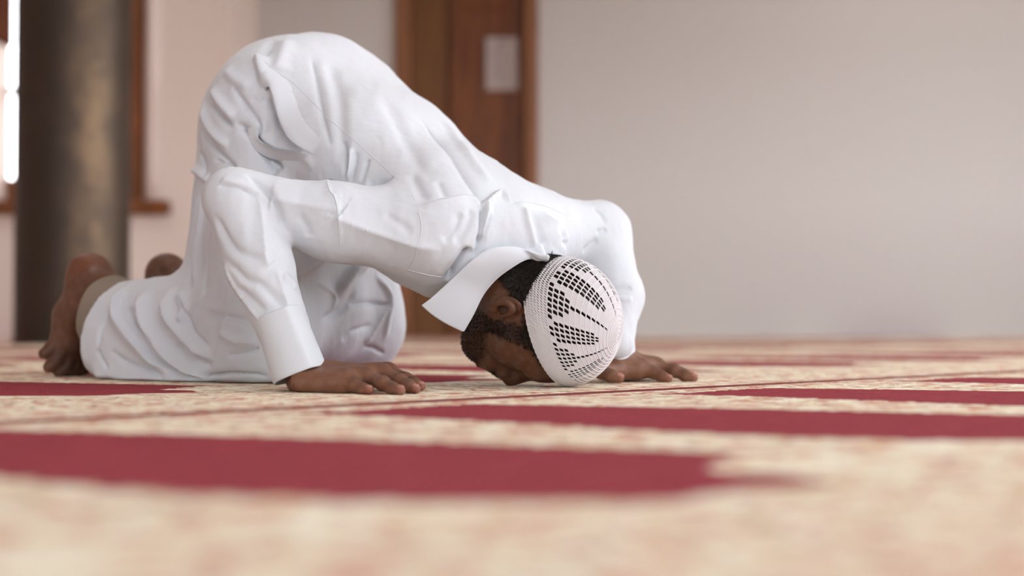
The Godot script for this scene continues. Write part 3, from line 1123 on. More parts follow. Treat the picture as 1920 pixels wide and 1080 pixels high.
func right_hand_field(f: Field) -> void:
	f.part(0.0)
	f.cone(Vector3(-0.3075, 0.0230, -2.1670), Vector3(-0.2447, 0.0204, -2.1080), 0.01872, 0.01313, 0.018)
	f.cone(Vector3(-0.3043, 0.0233, -2.1690), Vector3(-0.2181, 0.0237, -2.1250), 0.01872, 0.01365, 0.018)
	f.cone(Vector3(-0.3017, 0.0238, -2.1726), Vector3(-0.1961, 0.0273, -2.1550), 0.01872, 0.01418, 0.018)
	f.cone(Vector3(-0.3012, 0.0239, -2.1780), Vector3(-0.1920, 0.0281, -2.2000), 0.01872, 0.01365, 0.018)
	f.cone(Vector3(-0.2554, 0.0178, -2.1181), Vector3(-0.2328, 0.0206, -2.1325), 0.0125, 0.013, 0.012)
	f.cone(Vector3(-0.2328, 0.0206, -2.1325), Vector3(-0.2141, 0.0237, -2.1580), 0.013, 0.0135, 0.012)
	f.cone(Vector3(-0.2141, 0.0237, -2.1580), Vector3(-0.2106, 0.0244, -2.1963), 0.0135, 0.013, 0.012)
	f.cone(Vector3(-0.3143, 0.0166, -2.1300), Vector3(-0.2522, 0.0124, -2.1050), 0.018, 0.0135, 0.02)
	f.cone(Vector3(-0.3046, 0.0186, -2.2100), Vector3(-0.2863, 0.0176, -2.2350), 0.019, 0.016, 0.02)
	f.cone(Vector3(-0.3448, 0.0755, -2.1700), Vector3(-0.3161, 0.0233, -2.1750), 0.025, 0.024, 0.02)
	f.cone(Vector3(-0.3161, 0.0233, -2.1750), Vector3(-0.3195, 0.0156, -2.1650), 0.022, 0.02, 0.02)
	f.part(0.01)
	f.cone(Vector3(-0.2447, 0.0212, -2.1080), Vector3(-0.2301, 0.0125, -2.0900), 0.01125, 0.0099, 0.006)
	f.cone(Vector3(-0.2301, 0.0133, -2.0900), Vector3(-0.2173, 0.0076, -2.0800), 0.0099, 0.00828, 0.006)
	f.cone(Vector3(-0.2173, 0.0076, -2.0800), Vector3(-0.2077, 0.0065, -2.0700), 0.00828, 0.00702, 0.006)
	f.part(0.01)
	f.cone(Vector3(-0.2181, 0.0245, -2.1250), Vector3(-0.1890, 0.0151, -2.0850), 0.0117, 0.01035, 0.006)
	f.cone(Vector3(-0.1890, 0.0159, -2.0850), Vector3(-0.1744, 0.0088, -2.0700), 0.01035, 0.00882, 0.006)
	f.cone(Vector3(-0.1744, 0.0096, -2.0700), Vector3(-0.1608, 0.0068, -2.0550), 0.00882, 0.00738, 0.006)
	f.part(0.01)
	f.cone(Vector3(-0.1961, 0.0281, -2.1550), Vector3(-0.1663, 0.0169, -2.1150), 0.01215, 0.0108, 0.006)
	f.cone(Vector3(-0.1663, 0.0177, -2.1150), Vector3(-0.1526, 0.0105, -2.1000), 0.0108, 0.00918, 0.006)
	f.cone(Vector3(-0.1526, 0.0113, -2.1000), Vector3(-0.1413, 0.0070, -2.0850), 0.00918, 0.00765, 0.006)
	f.part(0.01)
	f.cone(Vector3(-0.1920, 0.0289, -2.2000), Vector3(-0.1625, 0.0170, -2.1700), 0.0117, 0.01062, 0.006)
	f.cone(Vector3(-0.1625, 0.0178, -2.1700), Vector3(-0.1485, 0.0120, -2.1550), 0.01062, 0.009, 0.006)
	f.cone(Vector3(-0.1485, 0.0128, -2.1550), Vector3(-0.1374, 0.0084, -2.1450), 0.009, 0.00747, 0.006)
	f.part(0.012)
	f.cone(Vector3(-0.2993, 0.0257, -2.2200), Vector3(-0.2715, 0.0190, -2.2650), 0.01485, 0.01215, 0.006)
	f.cone(Vector3(-0.2715, 0.0198, -2.2650), Vector3(-0.2493, 0.0124, -2.2800), 0.01215, 0.01035, 0.006)
	f.cone(Vector3(-0.2493, 0.0132, -2.2800), Vector3(-0.2345, 0.0105, -2.2850), 0.01035, 0.00792, 0.006)


func left_hand_field(f: Field) -> void:
	f.part(0.0)
	f.cone(Vector3(0.1909, 0.0303, -2.5026), Vector3(0.2281, 0.0242, -2.4850), 0.02184, 0.01365, 0.018)
	f.cone(Vector3(0.1941, 0.0305, -2.5074), Vector3(0.2554, 0.0267, -2.5250), 0.02184, 0.01418, 0.018)
	f.cone(Vector3(0.1942, 0.0306, -2.5128), Vector3(0.2561, 0.0272, -2.5700), 0.02184, 0.01365, 0.018)
	f.cone(Vector3(0.1935, 0.0306, -2.5176), Vector3(0.2503, 0.0269, -2.6100), 0.02184, 0.01281, 0.018)
	f.cone(Vector3(0.2217, 0.0223, -2.4880), Vector3(0.2449, 0.0243, -2.5220), 0.013, 0.0135, 0.012)
	f.cone(Vector3(0.2449, 0.0243, -2.5220), Vector3(0.2455, 0.0247, -2.5602), 0.0135, 0.013, 0.012)
	f.cone(Vector3(0.2455, 0.0247, -2.5602), Vector3(0.2406, 0.0245, -2.5942), 0.013, 0.0122, 0.012)
	f.cone(Vector3(0.1925, 0.0214, -2.5700), Vector3(0.2488, 0.0202, -2.6050), 0.02, 0.0135, 0.02)
	f.cone(Vector3(0.1712, 0.0220, -2.4700), Vector3(0.2132, 0.0200, -2.4750), 0.02, 0.014, 0.02)
	f.cone(Vector3(0.1766, 0.0894, -2.4800), Vector3(0.1858, 0.0311, -2.5050), 0.026, 0.028, 0.02)
	f.part(0.01)
	f.cone(Vector3(0.2281, 0.0252, -2.4850), Vector3(0.2466, 0.0163, -2.4750), 0.0117, 0.01035, 0.006)
	f.cone(Vector3(0.2466, 0.0172, -2.4750), Vector3(0.2597, 0.0100, -2.4680), 0.01035, 0.00882, 0.006)
	f.cone(Vector3(0.2597, 0.0110, -2.4680), Vector3(0.2702, 0.0068, -2.4620), 0.00882, 0.00738, 0.006)
	f.part(0.01)
	f.cone(Vector3(0.2554, 0.0276, -2.5250), Vector3(0.2852, 0.0179, -2.5050), 0.01215, 0.01062, 0.006)
	f.cone(Vector3(0.2852, 0.0189, -2.5050), Vector3(0.3028, 0.0099, -2.4950), 0.01062, 0.009, 0.006)
	f.cone(Vector3(0.3028, 0.0108, -2.4950), Vector3(0.3177, 0.0069, -2.4880), 0.009, 0.00747, 0.006)
	f.part(0.01)
	f.cone(Vector3(0.2561, 0.0281, -2.5700), Vector3(0.2896, 0.0188, -2.5600), 0.0117, 0.01035, 0.006)
	f.cone(Vector3(0.2896, 0.0198, -2.5600), Vector3(0.3056, 0.0125, -2.5500), 0.01035, 0.00882, 0.006)
	f.cone(Vector3(0.3056, 0.0135, -2.5500), Vector3(0.3193, 0.0079, -2.5450), 0.00882, 0.00738, 0.006)
	f.part(0.01)
	f.cone(Vector3(0.2503, 0.0278, -2.6100), Vector3(0.2776, 0.0171, -2.6100), 0.01098, 0.00945, 0.006)
	f.cone(Vector3(0.2776, 0.0181, -2.6100), Vector3(0.2908, 0.0124, -2.6050), 0.00945, 0.0081, 0.006)
	f.cone(Vector3(0.2908, 0.0134, -2.6050), Vector3(0.2999, 0.0097, -2.6000), 0.0081, 0.00675, 0.006)
	f.part(0.012)
	f.cone(Vector3(0.1751, 0.0196, -2.4600), Vector3(0.1529, 0.0197, -2.4300), 0.0144, 0.0126, 0.006)
	f.cone(Vector3(0.1529, 0.0206, -2.4300), Vector3(0.1682, 0.0131, -2.4150), 0.0126, 0.0108, 0.006)
	f.cone(Vector3(0.1682, 0.0140, -2.4150), Vector3(0.1805, 0.0096, -2.4100), 0.0108, 0.009, 0.006)


func right_foot_field(f: Field) -> void:
	f.part(0.0)
	f.cone(Vector3(-0.8156, 0.1945, -2.7430), Vector3(-0.8116, 0.1945, -2.7430), 0.033, 0.033, 0.02)
	f.cone(Vector3(-0.8156, 0.1945, -2.7430), Vector3(-0.7787, 0.1524, -2.7180), 0.03, 0.038, 0.03)
	f.cone(Vector3(-0.7787, 0.1524, -2.7180), Vector3(-0.7354, 0.1330, -2.6930), 0.038, 0.042, 0.03)
	f.cone(Vector3(-0.8156, 0.1945, -2.7430), Vector3(-0.8472, 0.1182, -2.7380), 0.032, 0.031, 0.03)
	f.cone(Vector3(-0.7787, 0.1524, -2.7180), Vector3(-0.8218, 0.1180, -2.7080), 0.034, 0.032, 0.03)
	f.cone(Vector3(-0.8430, 0.1080, -2.7380), Vector3(-0.8628, 0.0727, -2.7180), 0.028, 0.0165, 0.03)
	f.cone(Vector3(-0.8410, 0.1080, -2.7380), Vector3(-0.8522, 0.0595, -2.7230), 0.027, 0.0165, 0.03)
	f.cone(Vector3(-0.8369, 0.1080, -2.7380), Vector3(-0.8447, 0.0522, -2.7380), 0.027, 0.017, 0.03)
	f.cone(Vector3(-0.8309, 0.1080, -2.7380), Vector3(-0.8406, 0.0466, -2.7580), 0.027, 0.0175, 0.03)
	f.cone(Vector3(-0.8298, 0.1080, -2.7480), Vector3(-0.8369, 0.0461, -2.7830), 0.027, 0.0215, 0.03)
	f.cone(Vector3(-0.7882, 0.1798, -2.6880), Vector3(-0.7882, 0.1778, -2.6880), 0.018, 0.018, 0.03)
	f.part(0.008)
	f.cone(Vector3(-0.8653, 0.0718, -2.7130), Vector3(-0.8770, 0.0529, -2.7030), 0.0125, 0.0115, 0.004)
	f.cone(Vector3(-0.8770, 0.0529, -2.7030), Vector3(-0.8863, 0.0450, -2.6980), 0.0115, 0.0112, 0.004)
	f.part(0.008)
	f.cone(Vector3(-0.8547, 0.0596, -2.7180), Vector3(-0.8654, 0.0317, -2.7080), 0.0128, 0.0118, 0.004)
	f.cone(Vector3(-0.8654, 0.0317, -2.7080), Vector3(-0.8787, 0.0188, -2.7030), 0.0118, 0.0115, 0.004)
	f.part(0.008)
	f.cone(Vector3(-0.8482, 0.0523, -2.7330), Vector3(-0.8519, 0.0192, -2.7230), 0.013, 0.012, 0.004)
	f.cone(Vector3(-0.8519, 0.0192, -2.7230), Vector3(-0.8644, 0.0093, -2.7180), 0.012, 0.0118, 0.004)
	f.part(0.008)
	f.cone(Vector3(-0.8421, 0.0468, -2.7530), Vector3(-0.8419, 0.0165, -2.7430), 0.013, 0.012, 0.004)
	f.cone(Vector3(-0.8419, 0.0165, -2.7430), Vector3(-0.8525, 0.0086, -2.7380), 0.012, 0.0118, 0.004)
	f.part(0.01)
	f.cone(Vector3(-0.8364, 0.0462, -2.7780), Vector3(-0.8347, 0.0175, -2.7730), 0.0185, 0.016, 0.004)
	f.cone(Vector3(-0.8347, 0.0175, -2.7730), Vector3(-0.8419, 0.0117, -2.7630), 0.016, 0.015, 0.004)


func left_foot_field(f: Field) -> void:
	f.part(0.0)
	f.cone(Vector3(-0.7098, 0.2022, -2.9200), Vector3(-0.7058, 0.2022, -2.9200), 0.033, 0.033, 0.02)
	f.cone(Vector3(-0.7098, 0.2022, -2.9200), Vector3(-0.6797, 0.1624, -2.9000), 0.03, 0.036, 0.03)
	f.cone(Vector3(-0.6797, 0.1624, -2.9000), Vector3(-0.6371, 0.1404, -2.8800), 0.036, 0.04, 0.03)
	f.cone(Vector3(-0.7098, 0.2022, -2.9200), Vector3(-0.7334, 0.1080, -2.9200), 0.031, 0.028, 0.03)
	f.cone(Vector3(-0.6797, 0.1624, -2.9000), Vector3(-0.7175, 0.1189, -2.9000), 0.034, 0.03, 0.03)
	f.cone(Vector3(-0.7334, 0.1080, -2.9200), Vector3(-0.7468, 0.0648, -2.8800), 0.026, 0.017, 0.03)
	f.cone(Vector3(-0.7279, 0.1080, -2.9200), Vector3(-0.7320, 0.0526, -2.9600), 0.026, 0.02, 0.03)
	f.part(0.008)
	f.cone(Vector3(-0.7481, 0.0651, -2.8600), Vector3(-0.7608, 0.0352, -2.8600), 0.0135, 0.0118, 0.004)
	f.part(0.008)
	f.cone(Vector3(-0.7425, 0.0594, -2.8800), Vector3(-0.7531, 0.0260, -2.8800), 0.0135, 0.0118, 0.004)
	f.part(0.008)
	f.cone(Vector3(-0.7380, 0.0536, -2.9050), Vector3(-0.7474, 0.0211, -2.9000), 0.0135, 0.0118, 0.004)
	f.part(0.008)
	f.cone(Vector3(-0.7334, 0.0509, -2.9300), Vector3(-0.7407, 0.0182, -2.9250), 0.0135, 0.0118, 0.004)
	f.part(0.008)
	f.cone(Vector3(-0.7310, 0.0502, -2.9650), Vector3(-0.7340, 0.0193, -2.9600), 0.019, 0.015, 0.004)


func limbs_field(f: Field) -> void:   # what the clothes cover
	f.part(0.0)
	f.cone(Vector3(-0.4267, 0.4880, -2.5709), Vector3(-0.3433, 0.4880, -2.7191), 0.085, 0.085, 0.05)
	f.cone(Vector3(-0.3850, 0.4880, -2.6450), Vector3(-0.2350, 0.3900, -2.5300), 0.09, 0.075, 0.05)
	f.cone(Vector3(-0.2350, 0.3900, -2.5300), Vector3(-0.1050, 0.2850, -2.4300), 0.075, 0.07, 0.05)
	f.cone(Vector3(-0.1050, 0.2850, -2.4300), Vector3(-0.0200, 0.2350, -2.3700), 0.07, 0.055, 0.05)
	f.cone(Vector3(-0.1246, 0.2455, -2.2900), Vector3(0.0378, 0.2593, -2.5200), 0.045, 0.045, 0.04)
	f.cone(Vector3(-0.4267, 0.4880, -2.5709), Vector3(-0.4400, 0.1050, -2.5000), 0.075, 0.055, 0.04)
	f.cone(Vector3(-0.3433, 0.4880, -2.7191), Vector3(-0.3180, 0.1000, -2.7900), 0.075, 0.055, 0.04)
	f.cone(Vector3(-0.4400, 0.1050, -2.5000), Vector3(-0.7350, 0.1030, -2.6800), 0.05, 0.032, 0.03)
	f.cone(Vector3(-0.3180, 0.1000, -2.7900), Vector3(-0.6400, 0.0900, -2.8800), 0.05, 0.032, 0.03)
	f.cone(Vector3(-0.1246, 0.2455, -2.2900), Vector3(-0.4375, 0.2989, -2.2400), 0.04, 0.032, 0.03)
	f.cone(Vector3(-0.4375, 0.2989, -2.2400), Vector3(-0.3366, 0.0634, -2.1650), 0.032, 0.025, 0.02)
	f.cone(Vector3(-0.3366, 0.0634, -2.1650), Vector3(-0.3161, 0.0233, -2.1750), 0.025, 0.024, 0.02)
	f.cone(Vector3(0.0378, 0.2593, -2.5200), Vector3(0.1575, 0.2664, -2.5900), 0.04, 0.032, 0.03)
	f.cone(Vector3(0.1575, 0.2664, -2.5900), Vector3(0.1766, 0.0708, -2.4800), 0.032, 0.025, 0.02)
	f.cone(Vector3(0.1766, 0.0708, -2.4800), Vector3(0.1858, 0.0311, -2.5050), 0.025, 0.024, 0.02)
	f.cone(Vector3(-0.0200, 0.2350, -2.3700), Vector3(0.0392, 0.1236, -2.3207), 0.05, 0.055, 0.03)


func robe_folds() -> void:
	fold(4.92, 18.04, 15.3, [Vector3(-0.4467, 0.5714, -2.4775), Vector3(-0.4425, 0.5588, -2.4665), Vector3(-0.4372, 0.5423, -2.4559), Vector3(-0.4300, 0.5225, -2.4465), Vector3(-0.4243, 0.5065, -2.4411)])
	fold(6.56, -6.4, -10.2, [Vector3(-0.4857, 0.5158, -2.4636), Vector3(-0.4795, 0.5063, -2.4579), Vector3(-0.4692, 0.4914, -2.4506), Vector3(-0.4521, 0.4693, -2.4421), Vector3(-0.4371, 0.4470, -2.4370), Vector3(-0.4342, 0.4296, -2.4365), Vector3(-0.4352, 0.4176, -2.4373)])
	fold(6.56, -9.6, -22.1, [Vector3(-0.4785, 0.4509, -2.4519), Vector3(-0.4633, 0.4377, -2.4452), Vector3(-0.4448, 0.4207, -2.4396), Vector3(-0.4294, 0.4035, -2.4367), Vector3(-0.4154, 0.3870, -2.4347), Vector3(-0.4023, 0.3723, -2.4326), Vector3(-0.3928, 0.3619, -2.4309)])
	fold(7.38, -11.2, -15.3, [Vector3(-0.4497, 0.4181, -2.4411), Vector3(-0.4365, 0.4020, -2.4382), Vector3(-0.4211, 0.3826, -2.4361), Vector3(-0.4100, 0.3665, -2.4348), Vector3(-0.4025, 0.3549, -2.4345)])
	fold(7.38, 9.84, 10.2, [Vector3(-0.5322, 0.5181, -2.5124), Vector3(-0.5202, 0.5013, -2.4888), Vector3(-0.5067, 0.4826, -2.4719), Vector3(-0.4910, 0.4664, -2.4593), Vector3(-0.4786, 0.4546, -2.4520)])
	fold(5.74, -5.6, -11.9, [Vector3(-0.5375, 0.4908, -2.5094), Vector3(-0.5217, 0.4754, -2.4860), Vector3(-0.5117, 0.4648, -2.4746), Vector3(-0.5028, 0.4558, -2.4671), Vector3(-0.4920, 0.4467, -2.4594), Vector3(-0.4836, 0.4402, -2.4545)])
	fold(4.92, 9.84, 10.2, [Vector3(-0.5568, 0.4970, -2.5477), Vector3(-0.5471, 0.4773, -2.5211), Vector3(-0.5380, 0.4565, -2.5058), Vector3(-0.5286, 0.4417, -2.4936), Vector3(-0.5178, 0.4288, -2.4815), Vector3(-0.5034, 0.4159, -2.4686), Vector3(-0.4920, 0.4066, -2.4603)])
	fold(5.74, -5.6, -11.9, [Vector3(-0.5589, 0.4532, -2.5405), Vector3(-0.5450, 0.4334, -2.5166), Vector3(-0.5295, 0.4162, -2.4968), Vector3(-0.5121, 0.3994, -2.4773), Vector3(-0.4910, 0.3815, -2.4589), Vector3(-0.4747, 0.3683, -2.4483)])
	fold(5.74, -6.4, -10.2, [Vector3(-0.5615, 0.4104, -2.5449), Vector3(-0.5497, 0.3927, -2.5262), Vector3(-0.5429, 0.3735, -2.5171), Vector3(-0.5385, 0.3579, -2.5102)])
	fold(4.1, -4.8, -8.5, [Vector3(-0.5245, 0.3889, -2.4924), Vector3(-0.5104, 0.3839, -2.4754), Vector3(-0.4948, 0.3780, -2.4613), Vector3(-0.4835, 0.3720, -2.4533), Vector3(-0.4757, 0.3674, -2.4486)])
	fold(4.92, 11.48, 11.9, [Vector3(-0.5755, 0.3812, -2.5757), Vector3(-0.5592, 0.3694, -2.5396), Vector3(-0.5454, 0.3603, -2.5198), Vector3(-0.5343, 0.3534, -2.5038)])
	fold(3.28, 4.1, -5.1, [Vector3(-0.4504, 0.4885, -2.4437), Vector3(-0.4454, 0.4876, -2.4421), Vector3(-0.4388, 0.4870, -2.4404), Vector3(-0.4319, 0.4881, -2.4390), Vector3(-0.4265, 0.4894, -2.4380)])
	fold(8.2, 11.48, 6.8, [Vector3(-0.5087, 0.5507, -2.5031), Vector3(-0.4966, 0.5383, -2.4813), Vector3(-0.4823, 0.5253, -2.4649), Vector3(-0.4650, 0.5152, -2.4535), Vector3(-0.4512, 0.5085, -2.4474)])
	fold(3.28, 24.6, 8.5, [Vector3(-0.4223, 0.5026, -2.4399), Vector3(-0.4119, 0.5023, -2.4382), Vector3(-0.4015, 0.4792, -2.4312), Vector3(-0.3900, 0.4496, -2.4229), Vector3(-0.3677, 0.4160, -2.4031), Vector3(-0.3356, 0.3873, -2.3751)])
	fold(7.38, -3.6, -17, [Vector3(-0.4191, 0.4949, -2.4377), Vector3(-0.4117, 0.4739, -2.4327), Vector3(-0.4016, 0.4475, -2.4274), Vector3(-0.3813, 0.4184, -2.4152), Vector3(-0.3477, 0.3920, -2.3843)])
	fold(3.28, 13.12, 6.8, [Vector3(-0.4352, 0.4414, -2.4365), Vector3(-0.4342, 0.4203, -2.4369), Vector3(-0.4056, 0.4030, -2.4304), Vector3(-0.3602, 0.3916, -2.3957), Vector3(-0.3337, 0.3854, -2.3738)])
	fold(3.28, 3.28, -5.1, [Vector3(-0.4076, 0.4598, -2.4300), Vector3(-0.4050, 0.4498, -2.4287), Vector3(-0.4025, 0.4365, -2.4275), Vector3(-0.4022, 0.4214, -2.4276), Vector3(-0.4026, 0.4092, -2.4286)])
	fold(6.56, 6.56, -5.1, [Vector3(-0.4166, 0.4788, -2.4344), Vector3(-0.4195, 0.4663, -2.4336), Vector3(-0.4228, 0.4511, -2.4335), Vector3(-0.4246, 0.4379, -2.4339), Vector3(-0.4256, 0.4283, -2.4344)])
	fold(7.38, 9.84, 3.4, [Vector3(-0.3603, 0.3854, -2.3966), Vector3(-0.3535, 0.3822, -2.3904), Vector3(-0.3448, 0.3766, -2.3832), Vector3(-0.3366, 0.3667, -2.3786), Vector3(-0.3304, 0.3579, -2.3762)])
	fold(8.2, -11.2, -8.5, [Vector3(-0.3542, 0.5755, -2.4893), Vector3(-0.3380, 0.5270, -2.4477), Vector3(-0.3236, 0.4676, -2.3964), Vector3(-0.3138, 0.4307, -2.3713), Vector3(-0.2983, 0.3894, -2.3551)])
	fold(11.48, 11.48, -6.8, [Vector3(-0.3251, 0.5714, -2.5031), Vector3(-0.3120, 0.5394, -2.4689), Vector3(-0.2970, 0.4987, -2.4212), Vector3(-0.2901, 0.4660, -2.3862), Vector3(-0.2862, 0.4333, -2.3641), Vector3(-0.2810, 0.3897, -2.3491), Vector3(-0.2776, 0.3547, -2.3455)])
	fold(9.84, 14.76, 6.8, [Vector3(-0.4008, 0.6072, -2.5162), Vector3(-0.4003, 0.5870, -2.4870), Vector3(-0.4023, 0.5659, -2.4680), Vector3(-0.4042, 0.5488, -2.4565), Vector3(-0.4057, 0.5366, -2.4501)])
	fold(9.84, 9.84, -6.8, [Vector3(-0.4239, 0.6046, -2.5130), Vector3(-0.4260, 0.5926, -2.4949), Vector3(-0.4296, 0.5795, -2.4806), Vector3(-0.4324, 0.5686, -2.4714), Vector3(-0.4344, 0.5608, -2.4659)])
	fold(4.1, -4, -10.2, [Vector3(-0.2831, 0.4070, -2.3536), Vector3(-0.2787, 0.3991, -2.3504), Vector3(-0.2743, 0.3857, -2.3465), Vector3(-0.2739, 0.3625, -2.3438), Vector3(-0.2749, 0.3423, -2.3451)])
	fold(4.1, -4, -8.5, [Vector3(-0.2570, 0.3852, -2.3416), Vector3(-0.2581, 0.3756, -2.3395), Vector3(-0.2600, 0.3627, -2.3378), Vector3(-0.2633, 0.3477, -2.3381), Vector3(-0.2664, 0.3357, -2.3403)])
	fold(4.1, 4.1, -6.8, [Vector3(-0.2366, 0.3725, -2.3315), Vector3(-0.2385, 0.3638, -2.3290), Vector3(-0.2413, 0.3528, -2.3269), Vector3(-0.2451, 0.3423, -2.3267), Vector3(-0.2484, 0.3344, -2.3279)])
	fold(4.92, 4.92, 6.8, [Vector3(-0.2691, 0.3946, -2.3470), Vector3(-0.2671, 0.3828, -2.3438), Vector3(-0.2657, 0.3674, -2.3408), Vector3(-0.2676, 0.3512, -2.3406), Vector3(-0.2702, 0.3385, -2.3426)])
	fold(9.84, -8, -20.4, [Vector3(-0.2349, 0.3237, -2.3158), Vector3(-0.2262, 0.3283, -2.3100), Vector3(-0.2146, 0.3329, -2.3031), Vector3(-0.2013, 0.3335, -2.2938), Vector3(-0.1907, 0.3330, -2.2861)])
	fold(11.48, -12.8, -8.5, [Vector3(-0.1658, 0.4625, -2.4492), Vector3(-0.1399, 0.4346, -2.4364), Vector3(-0.1054, 0.3896, -2.3570), Vector3(-0.0777, 0.3444, -2.2982), Vector3(-0.0571, 0.3091, -2.2688), Vector3(-0.0487, 0.2974, -2.2632), Vector3(-0.0459, 0.2949, -2.2628)])
	fold(11.48, 13.12, 6.8, [Vector3(-0.1229, 0.4625, -2.5145), Vector3(-0.1017, 0.4317, -2.4870), Vector3(-0.0733, 0.3850, -2.3779), Vector3(-0.0495, 0.3496, -2.3309), Vector3(-0.0321, 0.3246, -2.3072)])
	fold(13.12, 13.12, -5.1, [Vector3(-0.2206, 0.4940, -2.4435), Vector3(-0.2007, 0.4552, -2.3988), Vector3(-0.1773, 0.4093, -2.3576), Vector3(-0.1534, 0.3629, -2.3000), Vector3(-0.1359, 0.3288, -2.2607)])
	fold(8.2, 8.2, -5.1, [Vector3(-0.1632, 0.3485, -2.2861), Vector3(-0.1579, 0.3360, -2.2720), Vector3(-0.1508, 0.3197, -2.2549), Vector3(-0.1423, 0.3018, -2.2383), Vector3(-0.1356, 0.2879, -2.2284)])
	fold(6.56, 6.56, -5.1, [Vector3(-0.1189, 0.3288, -2.2615), Vector3(-0.1155, 0.3204, -2.2530), Vector3(-0.1113, 0.3103, -2.2441), Vector3(-0.1076, 0.3019, -2.2382), Vector3(-0.1049, 0.2959, -2.2344)])
	fold(8.2, 2.05, 5.44, [Vector3(-0.1430, 0.2819, -2.2271), Vector3(-0.1023, 0.2933, -2.2334), Vector3(-0.0744, 0.3007, -2.2508), Vector3(-0.0568, 0.2980, -2.2589), Vector3(-0.0491, 0.2893, -2.2564)])
	fold(8.2, 2.46, 8.5, [Vector3(-0.0475, 0.2894, -2.2573), Vector3(-0.0342, 0.3030, -2.2779), Vector3(-0.0199, 0.3158, -2.3055), Vector3(-0.0104, 0.3087, -2.3038), Vector3(0.0000, 0.2959, -2.2961)])
	fold(9.84, 2.05, 5.1, [Vector3(0.0000, 0.2959, -2.2961), Vector3(0.0130, 0.2967, -2.3104), Vector3(0.0298, 0.2970, -2.3311), Vector3(0.0434, 0.2956, -2.3483), Vector3(0.0589, 0.2926, -2.3758), Vector3(0.0838, 0.2875, -2.4527), Vector3(0.1053, 0.2810, -2.5053)])
	fold(4.92, -4.8, -15.3, [Vector3(-0.0474, 0.2875, -2.2559), Vector3(-0.0477, 0.2738, -2.2468), Vector3(-0.0488, 0.2559, -2.2394), Vector3(-0.0517, 0.2362, -2.2362), Vector3(-0.0546, 0.2205, -2.2376)])
	fold(5.74, 7.38, 10.2, [Vector3(-0.0409, 0.2970, -2.2677), Vector3(-0.0410, 0.2847, -2.2569), Vector3(-0.0422, 0.2682, -2.2466), Vector3(-0.0463, 0.2492, -2.2391), Vector3(-0.0504, 0.2339, -2.2369)])
	fold(5.74, -5.6, -11.9, [Vector3(-0.0339, 0.2791, -2.2566), Vector3(-0.0376, 0.2631, -2.2465), Vector3(-0.0437, 0.2425, -2.2396), Vector3(-0.0535, 0.2204, -2.2380), Vector3(-0.0623, 0.2030, -2.2421)])
	fold(8.2, -8, -23.8, [Vector3(-0.0670, 0.2236, -2.2323), Vector3(-0.0743, 0.2136, -2.2332), Vector3(-0.0840, 0.2003, -2.2375), Vector3(-0.0947, 0.1858, -2.2479), Vector3(-0.1036, 0.1742, -2.2634)])
	fold(6.56, 6.56, -6.8, [Vector3(-0.0838, 0.2755, -2.2307), Vector3(-0.0866, 0.2637, -2.2258), Vector3(-0.0918, 0.2498, -2.2221), Vector3(-0.1013, 0.2389, -2.2198), Vector3(-0.1100, 0.2313, -2.2194)])
	fold(6.56, 6.56, -6.8, [Vector3(-0.0632, 0.2806, -2.2433), Vector3(-0.0673, 0.2692, -2.2355), Vector3(-0.0736, 0.2544, -2.2288), Vector3(-0.0833, 0.2387, -2.2246), Vector3(-0.0918, 0.2265, -2.2240)])
	fold(8.2, 8.2, -5.1, [Vector3(0.0348, 0.2865, -2.3196), Vector3(0.0383, 0.2716, -2.2980), Vector3(0.0429, 0.2538, -2.2857), Vector3(0.0477, 0.2369, -2.2851), Vector3(0.0516, 0.2240, -2.2911)])
	fold(5.74, 5.74, 6.8, [Vector3(0.0217, 0.2901, -2.3100), Vector3(0.0229, 0.2786, -2.2938), Vector3(0.0257, 0.2619, -2.2780), Vector3(0.0323, 0.2386, -2.2736), Vector3(0.0386, 0.2194, -2.2832)])
	fold(3.28, 9.84, 8.5, [Vector3(0.0430, 0.2129, -2.2922), Vector3(0.0541, 0.2124, -2.3025), Vector3(0.0695, 0.2122, -2.3148), Vector3(0.0942, 0.2209, -2.4889)])
	fold(4.92, -4.8, -10.2, [Vector3(0.0432, 0.2048, -2.3036), Vector3(0.0545, 0.2051, -2.3145), Vector3(0.0699, 0.2058, -2.3274), Vector3(0.0934, 0.2142, -2.5053)])
	fold(6.56, 6.56, -5.1, [Vector3(0.0874, 0.2782, -2.4514), Vector3(0.0847, 0.2599, -2.3203), Vector3(0.0868, 0.2469, -2.3136), Vector3(0.0894, 0.2327, -2.3166), Vector3(0.0980, 0.2293, -2.4875)])
	fold(5.74, -5.6, -10.2, [Vector3(-0.5586, 0.3510, -2.5373), Vector3(-0.5623, 0.3220, -2.5392), Vector3(-0.5664, 0.2825, -2.5399), Vector3(-0.5678, 0.2393, -2.5364), Vector3(-0.5663, 0.1978, -2.5202), Vector3(-0.5638, 0.1659, -2.4894), Vector3(-0.5646, 0.1451, -2.4764)])
	fold(5.74, 8.2, 8.5, [Vector3(-0.5393, 0.3437, -2.5100), Vector3(-0.5431, 0.3259, -2.5135), Vector3(-0.5485, 0.2990, -2.5187), Vector3(-0.5555, 0.2634, -2.5248), Vector3(-0.5617, 0.2256, -2.5286), Vector3(-0.5604, 0.1899, -2.5074), Vector3(-0.5563, 0.1638, -2.4803)])
	fold(8.2, -8, -8.5, [Vector3(-0.5250, 0.2659, -2.4752), Vector3(-0.5302, 0.2371, -2.4798), Vector3(-0.5343, 0.2009, -2.4769), Vector3(-0.5320, 0.1684, -2.4537), Vector3(-0.5310, 0.1446, -2.4415)])
